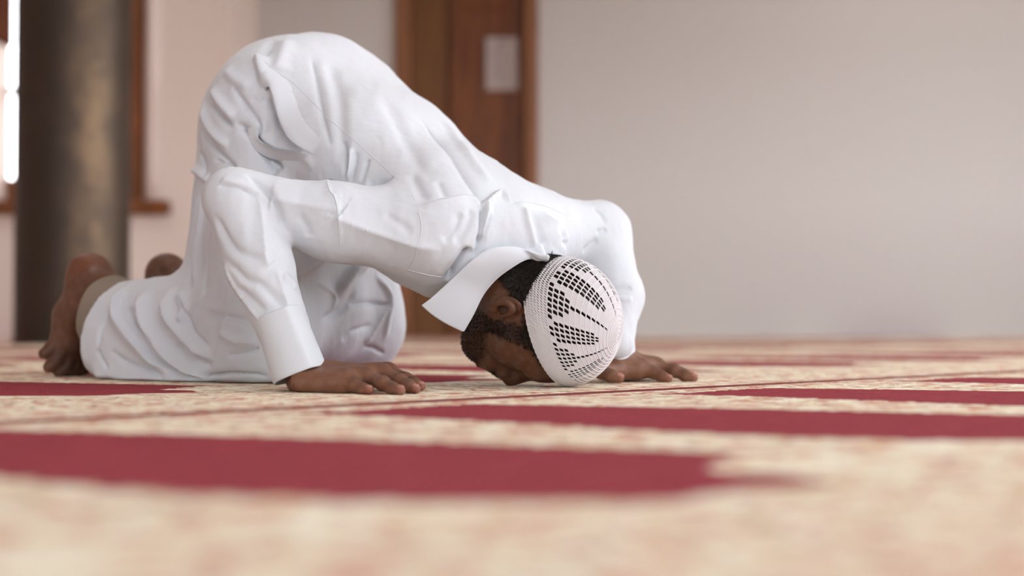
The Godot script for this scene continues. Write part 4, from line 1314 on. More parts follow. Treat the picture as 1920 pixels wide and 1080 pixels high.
	fold(3.28, 3.28, 2.55, [Vector3(-0.4769, 0.1622, -2.4081), Vector3(-0.4811, 0.1389, -2.4029), Vector3(-0.4878, 0.1080, -2.4009), Vector3(-0.4975, 0.0739, -2.4100), Vector3(-0.5068, 0.0463, -2.4243)])
	fold(4.1, 6.56, -6.8, [Vector3(-0.5278, 0.1189, -2.4314), Vector3(-0.5042, 0.1158, -2.4113), Vector3(-0.4761, 0.1116, -2.3962), Vector3(-0.4489, 0.1067, -2.3904), Vector3(-0.4283, 0.1026, -2.3905)])
	fold(5.74, -5.6, -8.5, [Vector3(-0.4828, 0.0466, -2.4089), Vector3(-0.4682, 0.0489, -2.4016), Vector3(-0.4505, 0.0524, -2.3951), Vector3(-0.4345, 0.0577, -2.3916), Vector3(-0.4229, 0.0623, -2.3914)])
	fold(4.1, -5.6, -10.2, [Vector3(-0.5267, 0.0104, -2.4588), Vector3(-0.5030, 0.0132, -2.4393), Vector3(-0.4717, 0.0157, -2.4175), Vector3(-0.4364, 0.0146, -2.4031), Vector3(-0.4097, 0.0126, -2.4044)])
	fold(6.56, 6.56, 6.8, [Vector3(-0.4960, 0.0900, -2.4063), Vector3(-0.4837, 0.0810, -2.4013), Vector3(-0.4670, 0.0721, -2.3963), Vector3(-0.4465, 0.0710, -2.3918), Vector3(-0.4300, 0.0722, -2.3907)])
	fold(14.76, 4.1, 15.3, [Vector3(-0.6970, 0.1789, -2.6247), Vector3(-0.7138, 0.1508, -2.5933), Vector3(-0.7149, 0.1167, -2.5733), Vector3(-0.6878, 0.0870, -2.5488), Vector3(-0.6599, 0.0625, -2.5302), Vector3(-0.6179, 0.0300, -2.5105), Vector3(-0.5461, 0.0044, -2.4715)])
	fold(3.28, 16.4, 18.7, [Vector3(-0.6510, 0.1696, -2.5677), Vector3(-0.6609, 0.1395, -2.5470), Vector3(-0.6546, 0.1061, -2.5309), Vector3(-0.6329, 0.0722, -2.5132), Vector3(-0.5951, 0.0398, -2.4938), Vector3(-0.5519, 0.0182, -2.4723), Vector3(-0.5210, 0.0049, -2.4578)])
	fold(3.28, 16.4, 18.7, [Vector3(-0.6037, 0.1648, -2.5228), Vector3(-0.6071, 0.1296, -2.5028), Vector3(-0.5942, 0.1024, -2.4884), Vector3(-0.5660, 0.0784, -2.4677), Vector3(-0.5370, 0.0558, -2.4458), Vector3(-0.5043, 0.0380, -2.4256)])
	fold(4.92, -4.8, -8.5, [Vector3(-0.5831, 0.1520, -2.4960), Vector3(-0.5743, 0.1360, -2.4804), Vector3(-0.5640, 0.1163, -2.4664), Vector3(-0.5557, 0.1005, -2.4577), Vector3(-0.5450, 0.0860, -2.4479), Vector3(-0.5260, 0.0715, -2.4325), Vector3(-0.5101, 0.0608, -2.4222)])
	fold(4.1, 4.1, -6.8, [Vector3(-0.7534, 0.0547, -2.5878), Vector3(-0.7506, 0.0477, -2.5874), Vector3(-0.7463, 0.0382, -2.5872), Vector3(-0.7381, 0.0272, -2.5823), Vector3(-0.7306, 0.0183, -2.5766)])
	fold(4.1, -6.4, -10.2, [Vector3(-0.7254, 0.0531, -2.5710), Vector3(-0.7152, 0.0446, -2.5663), Vector3(-0.6988, 0.0342, -2.5588), Vector3(-0.6745, 0.0268, -2.5440), Vector3(-0.6475, 0.0200, -2.5272), Vector3(-0.6199, 0.0116, -2.5108), Vector3(-0.5989, 0.0051, -2.4988)])
	fold(4.1, 4.1, -6.8, [Vector3(-0.7276, 0.1609, -2.6145), Vector3(-0.7304, 0.1385, -2.5947), Vector3(-0.7378, 0.1128, -2.5861), Vector3(-0.7441, 0.0976, -2.5850), Vector3(-0.7490, 0.0848, -2.5853), Vector3(-0.7511, 0.0690, -2.5854), Vector3(-0.7521, 0.0566, -2.5868)])
	fold(4.92, 4.92, -6.8, [Vector3(-0.6925, 0.1320, -2.5652), Vector3(-0.6873, 0.1215, -2.5572), Vector3(-0.6801, 0.1080, -2.5482), Vector3(-0.6705, 0.0941, -2.5391), Vector3(-0.6625, 0.0833, -2.5326)])
	fold(4.92, 4.92, -6.8, [Vector3(-0.6742, 0.1464, -2.5612), Vector3(-0.6739, 0.1338, -2.5532), Vector3(-0.6718, 0.1175, -2.5454), Vector3(-0.6634, 0.1022, -2.5359), Vector3(-0.6513, 0.0872, -2.5258), Vector3(-0.6340, 0.0722, -2.5139), Vector3(-0.6196, 0.0611, -2.5055)])
	fold(6.56, 6.56, -6.8, [Vector3(-0.5862, 0.0708, -2.4832), Vector3(-0.5726, 0.0582, -2.4748), Vector3(-0.5536, 0.0434, -2.4630), Vector3(-0.5301, 0.0329, -2.4477), Vector3(-0.5111, 0.0259, -2.4364)])
	fold(2.46, 8.2, 8.5, [Vector3(-0.7361, 0.0037, -2.5792), Vector3(-0.7054, 0.0041, -2.5613), Vector3(-0.6653, 0.0044, -2.5377), Vector3(-0.6270, 0.0040, -2.5157), Vector3(-0.5885, 0.0034, -2.4944), Vector3(-0.5468, 0.0032, -2.4723), Vector3(-0.5149, 0.0032, -2.4550)])
	fold(7.38, 9.84, 10.2, [Vector3(-0.5865, 0.1568, -2.5022), Vector3(-0.5778, 0.1430, -2.4865), Vector3(-0.5704, 0.1265, -2.4739), Vector3(-0.5718, 0.1131, -2.4725), Vector3(-0.5750, 0.1034, -2.4744)])
	fold(9.84, 11.48, 15.3, [Vector3(-0.2353, 0.2169, -2.3221), Vector3(-0.2762, 0.2194, -2.6260), Vector3(-0.2876, 0.2006, -2.5983), Vector3(-0.3032, 0.1737, -2.5736), Vector3(-0.3161, 0.1511, -2.5545)])
	fold(9.84, 9.84, 11.9, [Vector3(-0.3241, 0.2378, -2.5253), Vector3(-0.3352, 0.2201, -2.4953), Vector3(-0.3500, 0.2003, -2.4616), Vector3(-0.3670, 0.1882, -2.4381), Vector3(-0.3811, 0.1807, -2.4246)])
	fold(8.2, -8.2, 6.8, [Vector3(-0.3426, 0.1728, -2.4685), Vector3(-0.3348, 0.1673, -2.4917), Vector3(-0.3276, 0.1602, -2.5317), Vector3(-0.3215, 0.1537, -2.5463), Vector3(-0.3185, 0.1453, -2.5505), Vector3(-0.3224, 0.1304, -2.5421), Vector3(-0.3270, 0.1175, -2.5280)])
	fold(5.74, 7.38, 8.5, [Vector3(-0.2589, 0.1966, -2.6859), Vector3(-0.2422, 0.1690, -2.7136), Vector3(-0.2337, 0.1447, -2.7215), Vector3(-0.2389, 0.1080, -2.7117), Vector3(-0.2453, 0.0622, -2.7162)])
	fold(9.84, -11.48, 8.5, [Vector3(-0.2337, 0.1427, -2.7212), Vector3(-0.2440, 0.1225, -2.7057), Vector3(-0.2574, 0.0979, -2.6927), Vector3(-0.2697, 0.0771, -2.6840), Vector3(-0.2793, 0.0618, -2.6816)])
	fold(4.92, -4.8, -8.5, [Vector3(-0.2799, 0.0567, -2.6868), Vector3(-0.2721, 0.0556, -2.6968), Vector3(-0.2617, 0.0532, -2.7069), Vector3(-0.2514, 0.0477, -2.7194), Vector3(-0.2436, 0.0425, -2.7322)])
	fold(7.38, -5.6, -10.2, [Vector3(-0.2950, 0.1351, -2.5799), Vector3(-0.2806, 0.1375, -2.6055), Vector3(-0.2658, 0.1401, -2.6751), Vector3(-0.2477, 0.1386, -2.7024), Vector3(-0.2336, 0.1366, -2.7202)])
	fold(4.1, -4, -11.9, [Vector3(-0.2773, 0.0094, -2.7418), Vector3(-0.2635, 0.0132, -2.7491), Vector3(-0.2470, 0.0177, -2.7702)])
	fold(8.2, 8.2, -6.8, [Vector3(-0.3335, 0.1080, -2.4714), Vector3(-0.3251, 0.1151, -2.5363), Vector3(-0.3076, 0.1272, -2.5636), Vector3(-0.2932, 0.1480, -2.5845), Vector3(-0.2834, 0.1666, -2.6057)])
	fold(6.56, -6.4, -8.5, [Vector3(-0.3097, 0.0693, -2.5825), Vector3(-0.3004, 0.0783, -2.5884), Vector3(-0.2878, 0.0885, -2.6028), Vector3(-0.2743, 0.0943, -2.6525), Vector3(-0.2618, 0.0979, -2.6868)])
	fold(21.32, -24.6, 11.25, [Vector3(-0.2726, 0.2666, -2.2001), Vector3(-0.2661, 0.2625, -2.2009), Vector3(-0.2101, 0.2433, -2.2122), Vector3(-0.1498, 0.2262, -2.2177), Vector3(-0.1084, 0.2197, -2.2214)])
	fold(19.68, -22.96, 10, [Vector3(-0.3759, 0.2946, -2.1995), Vector3(-0.3669, 0.2931, -2.2005), Vector3(-0.3227, 0.2850, -2.2033), Vector3(-0.2744, 0.2757, -2.2009), Vector3(-0.2646, 0.2742, -2.2020)])
	fold(6.56, 2.05, 2.3, [Vector3(-0.3142, 0.3438, -2.3695), Vector3(-0.2870, 0.3168, -2.2239), Vector3(-0.2763, 0.2988, -2.2094), Vector3(-0.2714, 0.2825, -2.2029), Vector3(-0.2685, 0.2649, -2.2006), Vector3(-0.2664, 0.2420, -2.2044), Vector3(-0.2659, 0.2235, -2.2143)])
	fold(4.1, 5.74, -8.05, [Vector3(-0.4136, 0.3347, -2.2105), Vector3(-0.3981, 0.3224, -2.2063), Vector3(-0.3805, 0.3065, -2.2023), Vector3(-0.3701, 0.2919, -2.2000), Vector3(-0.3635, 0.2773, -2.2002), Vector3(-0.3608, 0.2612, -2.2028), Vector3(-0.3598, 0.2486, -2.2036)])
	fold(3.28, 4.92, -5.75, [Vector3(-0.4551, 0.3149, -2.1947), Vector3(-0.4411, 0.3133, -2.1912), Vector3(-0.4239, 0.3105, -2.1915), Vector3(-0.4067, 0.3042, -2.1933), Vector3(-0.3934, 0.2984, -2.1956)])
	fold(8.2, 8.2, 4.6, [Vector3(-0.4526, 0.3243, -2.1983), Vector3(-0.4424, 0.3222, -2.1948), Vector3(-0.4286, 0.3189, -2.1939), Vector3(-0.4110, 0.3130, -2.1957), Vector3(-0.3963, 0.3078, -2.1982)])
	fold(11.48, -14.76, 6.25, [Vector3(-0.3930, 0.3044, -2.1979), Vector3(-0.3888, 0.2788, -2.1919), Vector3(-0.3826, 0.2470, -2.1779), Vector3(-0.3771, 0.2199, -2.1607), Vector3(-0.3734, 0.1993, -2.1543), Vector3(-0.3698, 0.1912, -2.1538), Vector3(-0.3670, 0.1888, -2.1544)])
	fold(7.38, 7.38, -6.9, [Vector3(-0.4602, 0.2729, -2.1963), Vector3(-0.4532, 0.2577, -2.1928), Vector3(-0.4426, 0.2391, -2.1836), Vector3(-0.4322, 0.2252, -2.1736), Vector3(-0.4176, 0.2134, -2.1609), Vector3(-0.3925, 0.2034, -2.1523), Vector3(-0.3718, 0.1969, -2.1543)])
	fold(5.74, 7.38, -5.75, [Vector3(-0.4470, 0.2066, -2.1898), Vector3(-0.4239, 0.1871, -2.1617), Vector3(-0.4022, 0.1678, -2.1533), Vector3(-0.3914, 0.1646, -2.1502), Vector3(-0.3803, 0.1612, -2.1483), Vector3(-0.3577, 0.1410, -2.1442), Vector3(-0.3383, 0.1217, -2.1434)])
	fold(6.56, 6.56, -4.6, [Vector3(-0.4186, 0.1568, -2.1671), Vector3(-0.4087, 0.1499, -2.1609), Vector3(-0.3955, 0.1403, -2.1524), Vector3(-0.3807, 0.1279, -2.1449), Vector3(-0.3691, 0.1176, -2.1400)])
	fold(3.28, 2.46, 4.6, [Vector3(-0.4444, 0.1965, -2.1855), Vector3(-0.4342, 0.1791, -2.1734), Vector3(-0.4235, 0.1585, -2.1716), Vector3(-0.4124, 0.1432, -2.1675), Vector3(-0.4006, 0.1298, -2.1583), Vector3(-0.3894, 0.1171, -2.1505), Vector3(-0.3812, 0.1080, -2.1454)])
	fold(8.2, -11.48, 5, [Vector3(-0.3602, 0.1889, -2.1577), Vector3(-0.3554, 0.1749, -2.1568), Vector3(-0.3488, 0.1564, -2.1529), Vector3(-0.3421, 0.1370, -2.1480), Vector3(-0.3368, 0.1217, -2.1442)])
	fold(8.2, 8.2, 5.75, [Vector3(-0.3500, 0.1728, -2.1597), Vector3(-0.3443, 0.1705, -2.1636), Vector3(-0.3376, 0.1666, -2.1691), Vector3(-0.3327, 0.1593, -2.1716), Vector3(-0.3292, 0.1528, -2.1727)])
	fold(5.74, 5.74, -3.45, [Vector3(-0.1995, 0.2742, -2.2143), Vector3(-0.1883, 0.2669, -2.2133), Vector3(-0.1745, 0.2575, -2.2130), Vector3(-0.1625, 0.2482, -2.2134), Vector3(-0.1538, 0.2410, -2.2143)])
	fold(6.56, 6.56, -3.45, [Vector3(-0.3308, 0.2733, -2.2023), Vector3(-0.3249, 0.2641, -2.2028), Vector3(-0.3186, 0.2528, -2.2045), Vector3(-0.3162, 0.2434, -2.2076), Vector3(-0.3154, 0.2366, -2.2112)])
	fold(3.28, 4.92, -4.6, [Vector3(0.1491, 0.2646, -2.5138), Vector3(0.1534, 0.2645, -2.5160), Vector3(0.1588, 0.2649, -2.5184), Vector3(0.1643, 0.2670, -2.5211), Vector3(0.1686, 0.2690, -2.5235)])
	fold(4.92, 6.56, -4.6, [Vector3(0.1222, 0.2302, -2.5050), Vector3(0.1284, 0.2332, -2.5076), Vector3(0.1366, 0.2380, -2.5098), Vector3(0.1456, 0.2451, -2.5119), Vector3(0.1529, 0.2514, -2.5143)])
	fold(4.1, 5.74, -4.6, [Vector3(0.1732, 0.1589, -2.4703), Vector3(0.1804, 0.1607, -2.4703), Vector3(0.1900, 0.1627, -2.4717), Vector3(0.2011, 0.1635, -2.4752), Vector3(0.2102, 0.1638, -2.4802)])
	fold(4.92, 4.92, 3.45, [Vector3(0.1758, 0.1450, -2.4668), Vector3(0.1830, 0.1451, -2.4667), Vector3(0.1925, 0.1450, -2.4681), Vector3(0.2026, 0.1441, -2.4716), Vector3(0.2108, 0.1433, -2.4764)])
	fold(4.92, 4.92, -3.45, [Vector3(0.1427, 0.3077, -2.5327), Vector3(0.1492, 0.3041, -2.5326), Vector3(0.1568, 0.2981, -2.5314), Vector3(0.1622, 0.2877, -2.5278), Vector3(0.1659, 0.2786, -2.5256)])


func head_local(p: Vector3) -> Vector3:
	var q := (p - HEAD_AT) / HEAD_SIZE
	return Vector3(q.dot(HEAD_RIGHT), q.dot(HEAD_UP), q.dot(HEAD_FACE))


func head_point(x: float, y: float, z: float) -> Vector3:
	return HEAD_AT + (HEAD_RIGHT * x + HEAD_UP * y + HEAD_FACE * z) * HEAD_SIZE


var hair_noise := noise(90.0, 3, 41)


# how much hair grows at a place on the head, 0 to 1
func hair_at(p: Vector3) -> float:
	var l := head_local(p)
	var n := hair_noise.get_noise_3dv(p) * 0.010
	var side := absf(l.x)
	var line := 0.020
	if l.z > 0.035:
		line = lerpf(0.030, 0.078, clampf((l.z - 0.035) / 0.05, 0.0, 1.0))
	elif l.z < -0.012:
		line = lerpf(0.010, -0.052, clampf((-0.012 - l.z) / 0.035, 0.0, 1.0))
	var scalp := smoothstep(-0.010, 0.008, l.y - line + n)
	var burn := 0.0
	if side > 0.045:
		burn = smoothstep(0.019, 0.008, absf(l.z - 0.030 + n)) * smoothstep(0.075, 0.045, l.y) * smoothstep(-0.07, -0.04, l.y) * 0.8
	var jaw := 0.0
	if l.z > 0.0 and l.y < -0.02:
		var cheek := -0.036 - 0.30 * (l.z - 0.02)
		jaw = smoothstep(0.010, -0.010, l.y - cheek + n) * smoothstep(0.004, 0.022, l.z)
		if l.z > 0.088 and l.y > -0.082 and side < 0.02:
			jaw *= 0.25
		jaw *= 0.62
	var lip := smoothstep(0.010, 0.003, absf(l.y + 0.037)) * smoothstep(0.03, 0.02, side) * smoothstep(0.08, 0.09, l.z) * 0.7
	return clampf(maxf(maxf(scalp, burn), maxf(jaw, lip)), 0.0, 1.0)


func linear(c: Color) -> Color:
	return c.srgb_to_linear()


func add_skin(f: Field, cell: float, tone: Color, verts: PackedVector3Array, normals: PackedVector3Array, colors: PackedColorArray, tri: PackedInt32Array, hairy := false) -> void:
	var got := f.net(cell)
	var p: PackedVector3Array = got[0]
	var t: PackedInt32Array = got[1]
	var n := smooth_normals(p, t)
	var first := verts.size()
	var mottle := noise(45.0, 3, 42)
	var black := linear(Color(0.085, 0.068, 0.060))
	for i in p.size():
		var c := linear(tone)
		var m := mottle.get_noise_3dv(p[i])
		c = c.darkened(0.14 * m) if m > 0.0 else c.lightened(-0.05 * m)
		for s in skin_spots:
			var d: float = p[i].distance_to(s[0]) / s[1]
			if d < 1.0:
				c = c.lerp(s[2], s[3] * (1.0 - d * d))
		if hairy:
			var h := hair_at(p[i])
			c = c.lerp(black, h * 0.93)
			if h > 0.5:
				p[i] += n[i] * (0.0012 + 0.0010 * hair_noise.get_noise_3dv(p[i] * 5.0))
		colors.append(c)
	verts.append_array(p)
	normals.append_array(smooth_normals(p, t))
	for k in t:
		tri.append(k + first)


func man() -> void:
	var who := thing("person", "man in white robe and crocheted cap kneeling with forehead and palms on the carpet", "person", Vector3(-0.3000, 0.0000, -2.5500))
	var shift := -who.position
	body(who, shift)
	robe(who, shift)
	cap(who, shift)
	trousers(who, shift)


func body(who: Node3D, shift: Vector3) -> void:
	var verts := PackedVector3Array()
	var normals := PackedVector3Array()
	var colors := PackedColorArray()
	var tri := PackedInt32Array()
	var f := Field.new()
	limbs_field(f)
	add_skin(f, 0.013, Color(0.49, 0.335, 0.255), verts, normals, colors, tri)
	spot(Vector3(-0.0337, 0.0303, -2.3694), 0.022, linear(Color(0.30, 0.17, 0.15)), 0.5)
	f = Field.new()
	head_field(f)
	add_skin(f, 0.0026, Color(0.37, 0.235, 0.155), verts, normals, colors, tri, true)
	f = Field.new()
	right_ear_field(f)
	add_skin(f, 0.0012, Color(0.37, 0.235, 0.155), verts, normals, colors, tri)
	f = Field.new()
	left_ear_field(f)
	add_skin(f, 0.002, Color(0.37, 0.235, 0.155), verts, normals, colors, tri)
	skin_spots.clear()
	spot(Vector3(-0.2077, 0.0065, -2.0700), 0.011, linear(Color(0.56, 0.36, 0.30)), 0.8)
	spot(Vector3(-0.2301, 0.0185, -2.0900), 0.013, linear(Color(0.22, 0.145, 0.115)), 0.55)
	spot(Vector3(-0.2173, 0.0136, -2.0800), 0.013, linear(Color(0.22, 0.145, 0.115)), 0.55)
	spot(Vector3(-0.2447, 0.0292, -2.1080), 0.018, linear(Color(0.22, 0.145, 0.115)), 0.4)
	spot(Vector3(-0.1608, 0.0068, -2.0550), 0.011, linear(Color(0.56, 0.36, 0.30)), 0.8)
	spot(Vector3(-0.1890, 0.0211, -2.0850), 0.013, linear(Color(0.22, 0.145, 0.115)), 0.55)
	spot(Vector3(-0.1744, 0.0148, -2.0700), 0.013, linear(Color(0.22, 0.145, 0.115)), 0.55)
	spot(Vector3(-0.2181, 0.0325, -2.1250), 0.018, linear(Color(0.22, 0.145, 0.115)), 0.4)
	spot(Vector3(-0.1413, 0.0070, -2.0850), 0.011, linear(Color(0.56, 0.36, 0.30)), 0.8)
	spot(Vector3(-0.1663, 0.0229, -2.1150), 0.013, linear(Color(0.22, 0.145, 0.115)), 0.55)
	spot(Vector3(-0.1526, 0.0165, -2.1000), 0.013, linear(Color(0.22, 0.145, 0.115)), 0.55)
	spot(Vector3(-0.1961, 0.0361, -2.1550), 0.018, linear(Color(0.22, 0.145, 0.115)), 0.4)
	spot(Vector3(-0.1374, 0.0084, -2.1450), 0.011, linear(Color(0.56, 0.36, 0.30)), 0.8)
	spot(Vector3(-0.1625, 0.0230, -2.1700), 0.013, linear(Color(0.22, 0.145, 0.115)), 0.55)
	spot(Vector3(-0.1485, 0.0180, -2.1550), 0.013, linear(Color(0.22, 0.145, 0.115)), 0.55)
	spot(Vector3(-0.1920, 0.0369, -2.2000), 0.018, linear(Color(0.22, 0.145, 0.115)), 0.4)
	spot(Vector3(-0.2345, 0.0105, -2.2850), 0.011, linear(Color(0.56, 0.36, 0.30)), 0.8)
	spot(Vector3(-0.2715, 0.0250, -2.2650), 0.013, linear(Color(0.22, 0.145, 0.115)), 0.55)
	spot(Vector3(-0.2493, 0.0184, -2.2800), 0.013, linear(Color(0.22, 0.145, 0.115)), 0.55)
	spot(Vector3(-0.2993, 0.0337, -2.2200), 0.018, linear(Color(0.22, 0.145, 0.115)), 0.4)
	spot(Vector3(0.2702, 0.0068, -2.4620), 0.011, linear(Color(0.56, 0.36, 0.30)), 0.8)
	spot(Vector3(0.2466, 0.0223, -2.4750), 0.013, linear(Color(0.22, 0.145, 0.115)), 0.55)
	spot(Vector3(0.2597, 0.0160, -2.4680), 0.013, linear(Color(0.22, 0.145, 0.115)), 0.55)
	spot(Vector3(0.2281, 0.0332, -2.4850), 0.018, linear(Color(0.22, 0.145, 0.115)), 0.4)
	spot(Vector3(0.3177, 0.0069, -2.4880), 0.011, linear(Color(0.56, 0.36, 0.30)), 0.8)
	spot(Vector3(0.2852, 0.0239, -2.5050), 0.013, linear(Color(0.22, 0.145, 0.115)), 0.55)
	spot(Vector3(0.3028, 0.0159, -2.4950), 0.013, linear(Color(0.22, 0.145, 0.115)), 0.55)
	spot(Vector3(0.2554, 0.0356, -2.5250), 0.018, linear(Color(0.22, 0.145, 0.115)), 0.4)
	spot(Vector3(0.3193, 0.0079, -2.5450), 0.011, linear(Color(0.56, 0.36, 0.30)), 0.8)
	spot(Vector3(0.2896, 0.0248, -2.5600), 0.013, linear(Color(0.22, 0.145, 0.115)), 0.55)
	spot(Vector3(0.3056, 0.0185, -2.5500), 0.013, linear(Color(0.22, 0.145, 0.115)), 0.55)
	spot(Vector3(0.2561, 0.0361, -2.5700), 0.018, linear(Color(0.22, 0.145, 0.115)), 0.4)
	spot(Vector3(0.2999, 0.0097, -2.6000), 0.011, linear(Color(0.56, 0.36, 0.30)), 0.8)
	spot(Vector3(0.2776, 0.0231, -2.6100), 0.013, linear(Color(0.22, 0.145, 0.115)), 0.55)
	spot(Vector3(0.2908, 0.0184, -2.6050), 0.013, linear(Color(0.22, 0.145, 0.115)), 0.55)
	spot(Vector3(0.2503, 0.0358, -2.6100), 0.018, linear(Color(0.22, 0.145, 0.115)), 0.4)
	spot(Vector3(0.1805, 0.0096, -2.4100), 0.011, linear(Color(0.56, 0.36, 0.30)), 0.8)
	spot(Vector3(0.1529, 0.0257, -2.4300), 0.013, linear(Color(0.22, 0.145, 0.115)), 0.55)
	spot(Vector3(0.1682, 0.0191, -2.4150), 0.013, linear(Color(0.22, 0.145, 0.115)), 0.55)
	spot(Vector3(0.1751, 0.0276, -2.4600), 0.018, linear(Color(0.22, 0.145, 0.115)), 0.4)
	f = Field.new()
	right_hand_field(f)
	f.floor_at = 0.0005
	add_skin(f, 0.0019, Color(0.49, 0.335, 0.255), verts, normals, colors, tri)
	f = Field.new()
	left_hand_field(f)
	f.floor_at = 0.0005
	add_skin(f, 0.0021, Color(0.49, 0.335, 0.255), verts, normals, colors, tri)
	skin_spots.clear()
	spot(Vector3(-0.8176, 0.2145, -2.7150), 0.05, linear(Color(0.50, 0.30, 0.22)), 0.55)
	spot(Vector3(-0.8293, 0.0170, -2.7000), 0.05, linear(Color(0.21, 0.145, 0.12)), 0.75)
	spot(Vector3(-0.8653, 0.0430, -2.6700), 0.035, linear(Color(0.21, 0.145, 0.12)), 0.6)
	spot(Vector3(-0.8075, 0.0881, -2.6600), 0.05, linear(Color(0.27, 0.18, 0.14)), 0.5)
	spot(Vector3(-0.7057, 0.2075, -2.8850), 0.014, linear(Color(0.14, 0.09, 0.07)), 0.8)
	f = Field.new()
	right_foot_field(f)
	f.floor_at = 0.0005
	add_skin(f, 0.0028, Color(0.40, 0.26, 0.19), verts, normals, colors, tri)
	f = Field.new()
	left_foot_field(f)
	f.floor_at = 0.0005
	add_skin(f, 0.004, Color(0.40, 0.26, 0.19), verts, normals, colors, tri)
	for i in verts.size():
		verts[i] += shift
	var m := plain(Color.WHITE, 0.48, 0.4)
	m.vertex_color_use_as_albedo = true
	m.subsurf_scatter_enabled = true
	m.subsurf_scatter_strength = 0.06
	m.heightmap_enabled = true
	m.heightmap_texture = noise_texture(noise(0.09, 3, 43), 512, [Color.BLACK, Color.WHITE], [0.2, 0.8])
	m.heightmap_scale = 0.04
	m.uv1_triplanar = true
	m.uv1_world_triplanar = true
	m.uv1_scale = Vector3.ONE * 9.0
	var b := obj("body", mesh_of(verts, normals, tri, colors), m, who)
	b.set_meta("label", "dark brown skin of head, hands and bare feet")
	nails(b, shift)
	hair_tufts(who, shift)


func nails(b: Node3D, shift: Vector3) -> void:
	var m := plain(Color(0.66, 0.46, 0.40), 0.3, 0.5)
	var ball := SphereMesh.new()
	ball.radius = 1.0
	ball.height = 2.0
	ball.radial_segments = 16
	ball.rings = 8
	for tip: Array in [
		[Vector3(-0.2173, 0.0076, -2.0800), Vector3(-0.2077, 0.0065, -2.0700), 0.00702, Vector3(0.0000, 1.0000, 0.3500)],
		[Vector3(-0.1744, 0.0096, -2.0700), Vector3(-0.1608, 0.0068, -2.0550), 0.00738, Vector3(0.0000, 1.0000, 0.3500)],
		[Vector3(-0.1526, 0.0113, -2.1000), Vector3(-0.1413, 0.0070, -2.0850), 0.00765, Vector3(0.0000, 1.0000, 0.3500)],
		[Vector3(-0.1485, 0.0128, -2.1550), Vector3(-0.1374, 0.0084, -2.1450), 0.00747, Vector3(0.0000, 1.0000, 0.3500)],
		[Vector3(-0.2493, 0.0132, -2.2800), Vector3(-0.2345, 0.0105, -2.2850), 0.00792, Vector3(0.0000, 1.0000, 0.3500)],
		[Vector3(0.2597, 0.0110, -2.4680), Vector3(0.2702, 0.0068, -2.4620), 0.00738, Vector3(0.0000, 1.0000, 0.3500)],
		[Vector3(0.3028, 0.0108, -2.4950), Vector3(0.3177, 0.0069, -2.4880), 0.00747, Vector3(0.0000, 1.0000, 0.3500)],
		[Vector3(0.3056, 0.0135, -2.5500), Vector3(0.3193, 0.0079, -2.5450), 0.00738, Vector3(0.0000, 1.0000, 0.3500)],
		[Vector3(0.2908, 0.0134, -2.6050), Vector3(0.2999, 0.0097, -2.6000), 0.00675, Vector3(0.0000, 1.0000, 0.3500)],
		[Vector3(0.1682, 0.0140, -2.4150), Vector3(0.1805, 0.0096, -2.4100), 0.009, Vector3(0.0000, 1.0000, 0.3500)],
	]:
		var back: Vector3 = tip[0]
		var end: Vector3 = tip[1]
		var r: float = tip[2]
		var way: Vector3 = (end - back).normalized()
		var up: Vector3 = (Vector3(tip[3]) - way * Vector3(tip[3]).dot(way)).normalized()
		var o := obj("fingernail", ball, m, b)
		var across := way.cross(up)
		o.transform = Transform3D(Basis(across * r * 0.66, up * r * 0.30, way * r * 0.85), end + up * r * 0.74 + way * r * 0.12 + shift)


func hair_tufts(who: Node3D, shift: Vector3) -> void:
	# short curls as many little crimped hairs
	var f := Field.new()
	head_field(f)
	var got := f.net(0.006)
	var p: PackedVector3Array = got[0]
	var n := smooth_normals(p, got[1])
	var r := RandomNumberGenerator.new()
	r.seed = 77
	var st := started()
	for k in 3:
		var a := TAU * k / 3
		var u := Vector3(cos(a), 0, sin(a))
		var v := Vector3(cos(a + 2.1), 0, sin(a + 2.1))
		quad(st, u * 0.32, v * 0.32, v * 0.2 + Vector3(0.25, 0.8, 0.1), u * 0.2 + Vector3(0.25, 0.8, 0.1))
		quad(st, u * 0.2 + Vector3(0.25, 0.8, 0.1), v * 0.2 + Vector3(0.25, 0.8, 0.1), Vector3(-0.2, 1.5, 0.2), Vector3(-0.2, 1.5, 0.2))
	var places: Array[Transform3D] = []
	for i in p.size():
		for k in 9:
			var q := p[i] + Vector3(r.randf() - 0.5, r.randf() - 0.5, r.randf() - 0.5) * 0.008
			q -= n[i] * n[i].dot(q - p[i])
			var l := head_local(q)
			if hair_at(q) < 0.35 + 0.5 * r.randf() or l.y > 0.09:
				continue
			var up := (n[i] + Vector3(r.randf() - 0.5, r.randf() - 0.5, r.randf() - 0.5) * 1.1).normalized()
			var x := up.cross(Vector3(0.3, 0.5, 0.8)).normalized()
			var s := 0.0010 + 0.0009 * r.randf()
			places.append(Transform3D(Basis(x * s, up * s * 1.3, x.cross(up) * s), q + n[i] * 0.0008 + shift))
	var mm := MultiMesh.new()
	mm.transform_format = MultiMesh.TRANSFORM_3D
	mm.mesh = done(st)
	mm.instance_count = places.size()
	for i in places.size():
		mm.set_instance_transform(i, places[i])
	var o := MultiMeshInstance3D.new()
	o.name = "hair"
	o.multimesh = mm
	o.material_override = plain(Color(0.075, 0.060, 0.052), 0.7, 0.3)
	o.set_meta("kind", "stuff")
	who.add_child(o, true)


